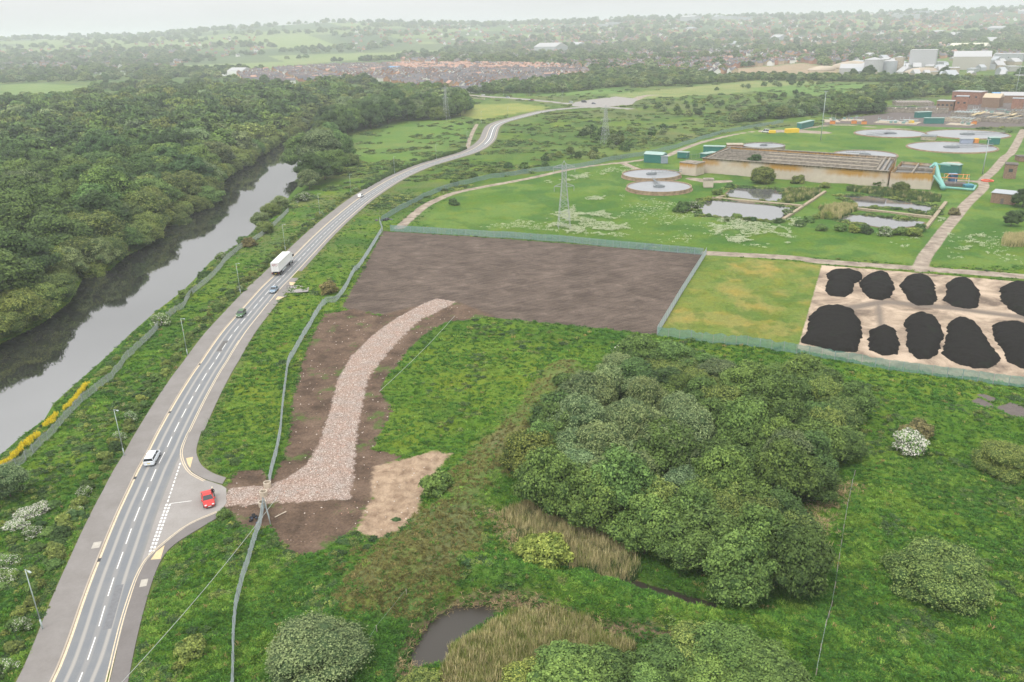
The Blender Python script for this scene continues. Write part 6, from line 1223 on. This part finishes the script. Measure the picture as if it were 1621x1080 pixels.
def house(x, y, rz, wi, ri, di, label, group, win=False):
    r = thing('house', label, 'house', (x, y, hz(x, y)), rz, group); a, b, c = HW_[wi, ri, di]; link('wall', a, r); q = link('roof', b, r); link('chimney', c, q); w_, d_, e_, _ = dims[di]
    if win:
        for zz in (1.5, 3.9):
            for xx in (-w_ * .55, w_ * .55): link('window', WPM[di], r, (xx, -d_ - .01, zz)); link('window', WPM[di], r, (xx, d_ + .01, zz))
ct, st_ = math.cos(.35), math.sin(.35); lo = ESTATE.min(0) - 100; hi = ESTATE.max(0) + 100
pts = []
for i, u in enumerate(np.arange(-900, 900, 11.5)):
    for j, v in enumerate(np.arange(-900, 900, 24)):
        c0_ = (ESTATE.min(0) + ESTATE.max(0)) / 2
        if i % 7 == 0: continue
        flip = (int(u / 90) + int(v / 110)) % 3 == 0; x, y = c0_[0] + u * ct - v * st_ + rng.normal() * .8, c0_[1] + u * st_ + v * ct + rng.normal() * 2.2; pts.append((x, y, .35 + (math.pi / 2 if flip else 0) + (math.pi / 2 if rng.random() < .15 else 0)))
pts = np.array(pts); pts = pts[sdpoly(pts[:, :2], ESTATE) < 0]; pts = pts[hardsd(pts[:, :2]) > 6]; pts = pts[np.argsort(np.hypot(pts[:, 0], pts[:, 1]))]
tl = sdpoly(pts[:, :2], GP([(620,100),(895,100),(895,113),(650,112),(620,110)])) < 0
hs_ = []
for i, (x, y, rz) in enumerate(pts):
    ri = 2 if (tl[i] and rng.random() < .7) or rng.random() < .05 else pick([0, 1]) if True else 0; wi = int(rng.choice([0, 1, 2, 3], p=[.36, .28, .2, .16])); di = int(rng.integers(0, 3))
    if i < 285: house(x, y, rz, wi, int(ri), di, '%s house with %s roof among the near rows of the brick estate' % (['red brick', 'orange brick', 'white rendered', 'buff brick'][wi], ['a dark grey', 'a brown', 'an orange tiled'][int(ri)]), 'houses of the brick estate', i < 60)
    else: hs_.append((x, y, rz, wi * 3 + int(ri)))
AH = [hmesh(4.4, 4.2, 5.1, 3.0, 'all').mesh('house_%d' % k, [WALLS[k // 3], ROOFS[k % 3]]) for k in range(12)]
def house_stuff(name, L_, label, sc=1.):
    A = np.array(L_); P = np.c_[A[:, :2], height(A[:, :2])]; gn_scatter(name, P, A[:, 2], np.full(len(A), 1.) * sc, A[:, 3].astype(int), AH, label, 'houses')
house_stuff('estate_houses', hs_, 'further rows of the brick estate behind the nearest ones')
for a, b, lb in ((720, 147, 'white gabled house left of its twin beside the bridge'), (740, 146, 'first of the two white-fronted dark-gabled houses above the bridge'), (748, 146.5, 'second of the two white-fronted dark-gabled houses above the bridge'), (775, 142, 'white gabled house half hidden by the trees right of the bridge'), (846, 128, 'white gabled house at the right end of the estate'), (908, 124, 'white gabled house standing right of the estate, before the trees')):
    x, y = at(a, b); house(x, y, .15, 2, 0, 0, lb, None, True); house(x + 9, y + 2, .15 + math.pi / 2, 2, 0, 2, 'dark-roofed wing of the ' + lb[:60], None, True) if False else None
tw = []
for y0, y1, x0, x1, n in ((121, 100, 930, 1290, 520), (112, 84, 850, 1621, 900), (96, 66, 820, 1640, 1500), (82, 58, 560, 1000, 650), (80, 48, 900, 1640, 900), (100, 88, 640, 900, 260), (96, 76, -20, 300, 420), (84, 72, 60, 420, 150), (66, 46, 560, 1000, 250)):
    px_ = rng.uniform(x0, x1, n); py_ = rng.uniform(y1, y0, n) + (810 - px_) * .0259 * 1.0 * (1 if y0 < 100 else .3); P = G(px_, py_); f = fbm(P[:, 0] * .35, P[:, 1], 160, 4, 61)
    k = (np.hypot(P[:, 0], P[:, 1]) < 8000) & (sdpoly(P, ESTATE) > 5) & (sdpoly(P, INDUS) > 2)
    for A, c in farfields: k &= sdpoly(P, A) > 5
    P = P[k]; g_ = np.round(P / 14) * 14
    for x, y in g_: tw.append((x + rng.normal() * 2, y + rng.normal() * 2, rng.choice([.3, 1.87, .9]), int(rng.choice([0, 1, 3, 4, 6, 9, 2], p=[.3, .17, .15, .1, .12, .12, .04]))))
house_stuff('town_houses', tw, 'streets of small hazy houses spread over the distant town', 1.15)
for i, (a, b, w_, dp, hp, wm, rm, rf, lb) in enumerate(((1437, 108, 42, 40, 22, plain('white_cladding', (.44, .44, .45), .6), ROOFW, 'flat', 'tall white box shaped plant building in the quarry works'), (1506, 111, 60, 40, 16, plain('cream_cladding', (.42, .4, .35), .7), ROOFW, 'gable', 'long cream industrial shed right of the white plant building'), (1572, 99, 46, 40, 10, ROOFG, ROOFW, 'flat', 'grey industrial block with dark windows at the far right'),
    (1328, 118, 44, 30, 8, ROOFW, ROOFW, 'gable', 'low white shed left of the round silos'), (1478, 117, 40, 25, 7, CONC, ROOFW, 'flat', 'low pale building in front of the white plant'), (1500, 82, 58, 40, 6, ROOFGN, plain('cream_roof', (.6, .58, .46), .7), 'gable', 'long cream-roofed factory behind the industrial area'), (1408, 56, 32, 40, 5, ROOFG, ROOFW, 'flat', 'white-topped building among trees above the industrial area'),
    (845, 84, 34, 60, 7, ROOFG, ROOFW, 'gable', 'large white roofed warehouse beyond the estate'), (900, 80, 16, 40, 5, ROOFG, ROOFW, 'gable', 'small white roofed warehouse right of the large one'), (722, 61, 30, 30, 6, WHITE, ROOFW, 'flat', 'white building group on the distant slope'), (945, 67, 18, 30, 4, ROOFG, ROOFW, 'flat', 'pale flat building on the distant slope'), (1075, 62, 22, 40, 6, ROOFG, ROOFW, 'gable', 'wide pale roof in the middle of the distant town'), (1125, 60, 32, 30, 4, ROOFG, ROOFW, 'flat', 'long pale roof right of the middle of the distant town'),
    (360, 118, 24, 30, 5, WHITE, ROOFW, 'gable', 'white roofed building left of the brick estate'), (612, 113, 16, 20, 4, BLUE, BLUE, 'gable', 'blue-roofed building behind the brick estate'), (1560, 62, 24, 30, 4, ROOFG, ROOFW, 'gable', 'row of pale roofs at the far upper right'), (1590, 40, 26, 60, 3, ROOFG, ROOFW, 'flat', 'pale warehouse near the right end of the horizon'), (1515, 34, 24, 60, 3, ROOFG, ROOFW, 'flat', 'pale warehouse on the horizon at the right'),
    (1120, 105, 30, 12, 4, BR, plain('orange_shed_roof', (.5, .25, .18), .8), 'gable', 'long orange-roofed shed before the trees'), (880, 97, 40, 30, 5, BRB, ROOFG, 'flat', 'long low school-like block right of the estate'), (1610, 128, 26, 20, 6, CONC, ROOFW, 'flat', 'pale low building behind the tree belt at the right'), (1400, 116, 22, 15, 6, CONC, ROOFG, 'flat', 'grey low building beside the round silos'))):
    x, y = at(a, b); building('industrial_building', lb, (a, b), (a + w_, b), dp, hp, wm, rm, rf, 3 if 'windows' in lb else 0, z0=hz(x, y))
for i, (a, b, rp, hp) in enumerate(((1381, 118, 12, 19), (1407, 117, 9, 16), (1421, 116, 6, 20))):
    x, y = at(a, b); q = rp * math.hypot(x, y) / F; h_ = pxh(a, b, hp); r = thing('silo', ['wide pale round silo at the left of the quarry works', 'grey round silo right of the wide pale one', 'slim tall silo beside the white plant building'][i], 'silo', (x, y, 0)); MB().lathe([(q, 0), (q, h_)], 32).build('drum', [ROOFG if i == 1 else CONC if i == 2 else ROOFW], r, False); MB().lathe([(q + .3, h_ - .01), (0, h_ + q * .25)], 32).build('cap', [ROOFW], r)
def mound(a, b, wpx, hp, label):
    x, y = at(a, b); q = wpx * math.hypot(x, y) / F; h_ = pxh(a, b, hp); iv, fi = ICOS[2]; v = iv[iv[:, 2] > -.1]; V = iv * (q, q * .6, h_) * (1 + .25 * (_h(np.arange(len(iv)), np.arange(len(iv)), a)[:, None] - .5)); V[:, 2] = np.maximum(V[:, 2], -.5)
    link('spoil_heap', new_mesh('spoil_heap', V, fi, [plain('quarry_spoil', (.42, .35, .27), .95, var=.25, sc=.05)], smooth_=True), loc=(x, y, 0), label=label, cat='spoil heap')
mound(1350, 108, 34, 10, 'large tan spoil heap left of the silos'); mound(1300, 112, 22, 6, 'lower tan spoil heap left of the large one'); mound(1460, 118, 26, 8, 'pale spoil heap in front of the white plant building')
SHW = plain('off_white_cladding', (.36, .35, .33), .7, var=.2)
ind = GP([(1180,112),(1320,106),(1420,98),(1520,94),(1700,94),(1700,132),(1420,122),(1300,118)]); k_ = 0
names = ['pale grey industrial shed among the quarry and factory buildings', 'low white industrial shed among the quarry and factory buildings', 'cream industrial unit among the quarry and factory buildings']
for a, b in [(x_, y_) for y_ in (97, 103, 109, 114, 119, 123) for x_ in range(1345, 1640, 17)]:
    a += rng.uniform(-6, 6); b += rng.uniform(-2, 2)
    if rng.random() < .42: continue
    q = int(rng.integers(0, 3)); building('industrial_shed', names[q], (a, b), (a + rng.uniform(7, 18), b + rng.uniform(-.3, .3)), rng.uniform(15, 35), rng.uniform(2.5, 6), (ROOFG, SHW, CONC)[q], (ROOFG, ROOFW, ROOFW)[q], pick(['flat', 'gable', 'gable']), group='small sheds of the industrial area')
wh = []
for a, b, w0 in ((rng.uniform(860, 1640), rng.uniform(52, 92), 0) for _ in range(46)):
    b += (810 - a) * .02; p_ = G(a, b); 
    if min([math.hypot(p_[0] - q_[0], p_[1] - q_[1]) for q_ in wh] + [1e9]) < 90 or math.hypot(*p_) > 6000: continue
    wh.append(p_); building('warehouse', 'pale roofed warehouse or school showing between the trees of the distant town', (a, b), (a + rng.uniform(8, 22), b), rng.uniform(25, 50), rng.uniform(2, 4), pick([ROOFG, WHITE, BRB]), pick([ROOFW, ROOFG, ROOFW]), pick(['flat', 'gable']), z0=hz(*p_) - 1, group='pale roofs of the distant town')
for a, b, q in ((1375, 124, 9), (1495, 122, 7), (1350, 122, 6), (1615, 126, 8), (1398, 123, 5)): one('dark0', a, b, q, 'dark round tree standing in front of the pale quarry and factory buildings', 'tree', 'tree', .9, 'dark trees before the quarry works')
# caravans / parked vehicles left of the estate, a bright scatter
cv = []
for k in range(110):
    px_, py_ = rng.uniform(150, 400), rng.uniform(113, 122); P = G(px_, py_); cv.append((*P, rng.uniform(0, 3), 7))
gn_scatter('parked_caravans', np.c_[np.array(cv)[:, :2], height(np.array(cv)[:, :2])], np.array(cv)[:, 2], rng.uniform(.8, 1.2, len(cv)), np.zeros(len(cv), int), [MB().box((0, 0, 1.5), (6.5, 2.4, 2.4), taper=.94).box((0, 0, .3), (4, 1.8, .5)).mesh('caravan', [WHITE])], 'white caravans and vans scattered in a far park left of the estate', 'caravans')
# ================================================================ haze
def haze():
    m_ = bpy.data.materials.new('haze'); m_.use_nodes = True; t = m_.node_tree; t.nodes.clear(); o = t.nodes.new('ShaderNodeOutputMaterial'); v = t.nodes.new('ShaderNodeVolumePrincipled')
    v.inputs['Color'].default_value = (.91, .95, 1, 1); v.inputs['Density'].default_value = .00018; v.inputs['Anisotropy'].default_value = .15; t.links.new(v.outputs[0], o.inputs['Volume'])
    mb = MB().box((0, 4000, 85), (36000, 36000, 184)); ob = mb.build('haze', [m_], kind='stuff', label='pale summer haze lying over the whole landscape', cat='haze')
haze()
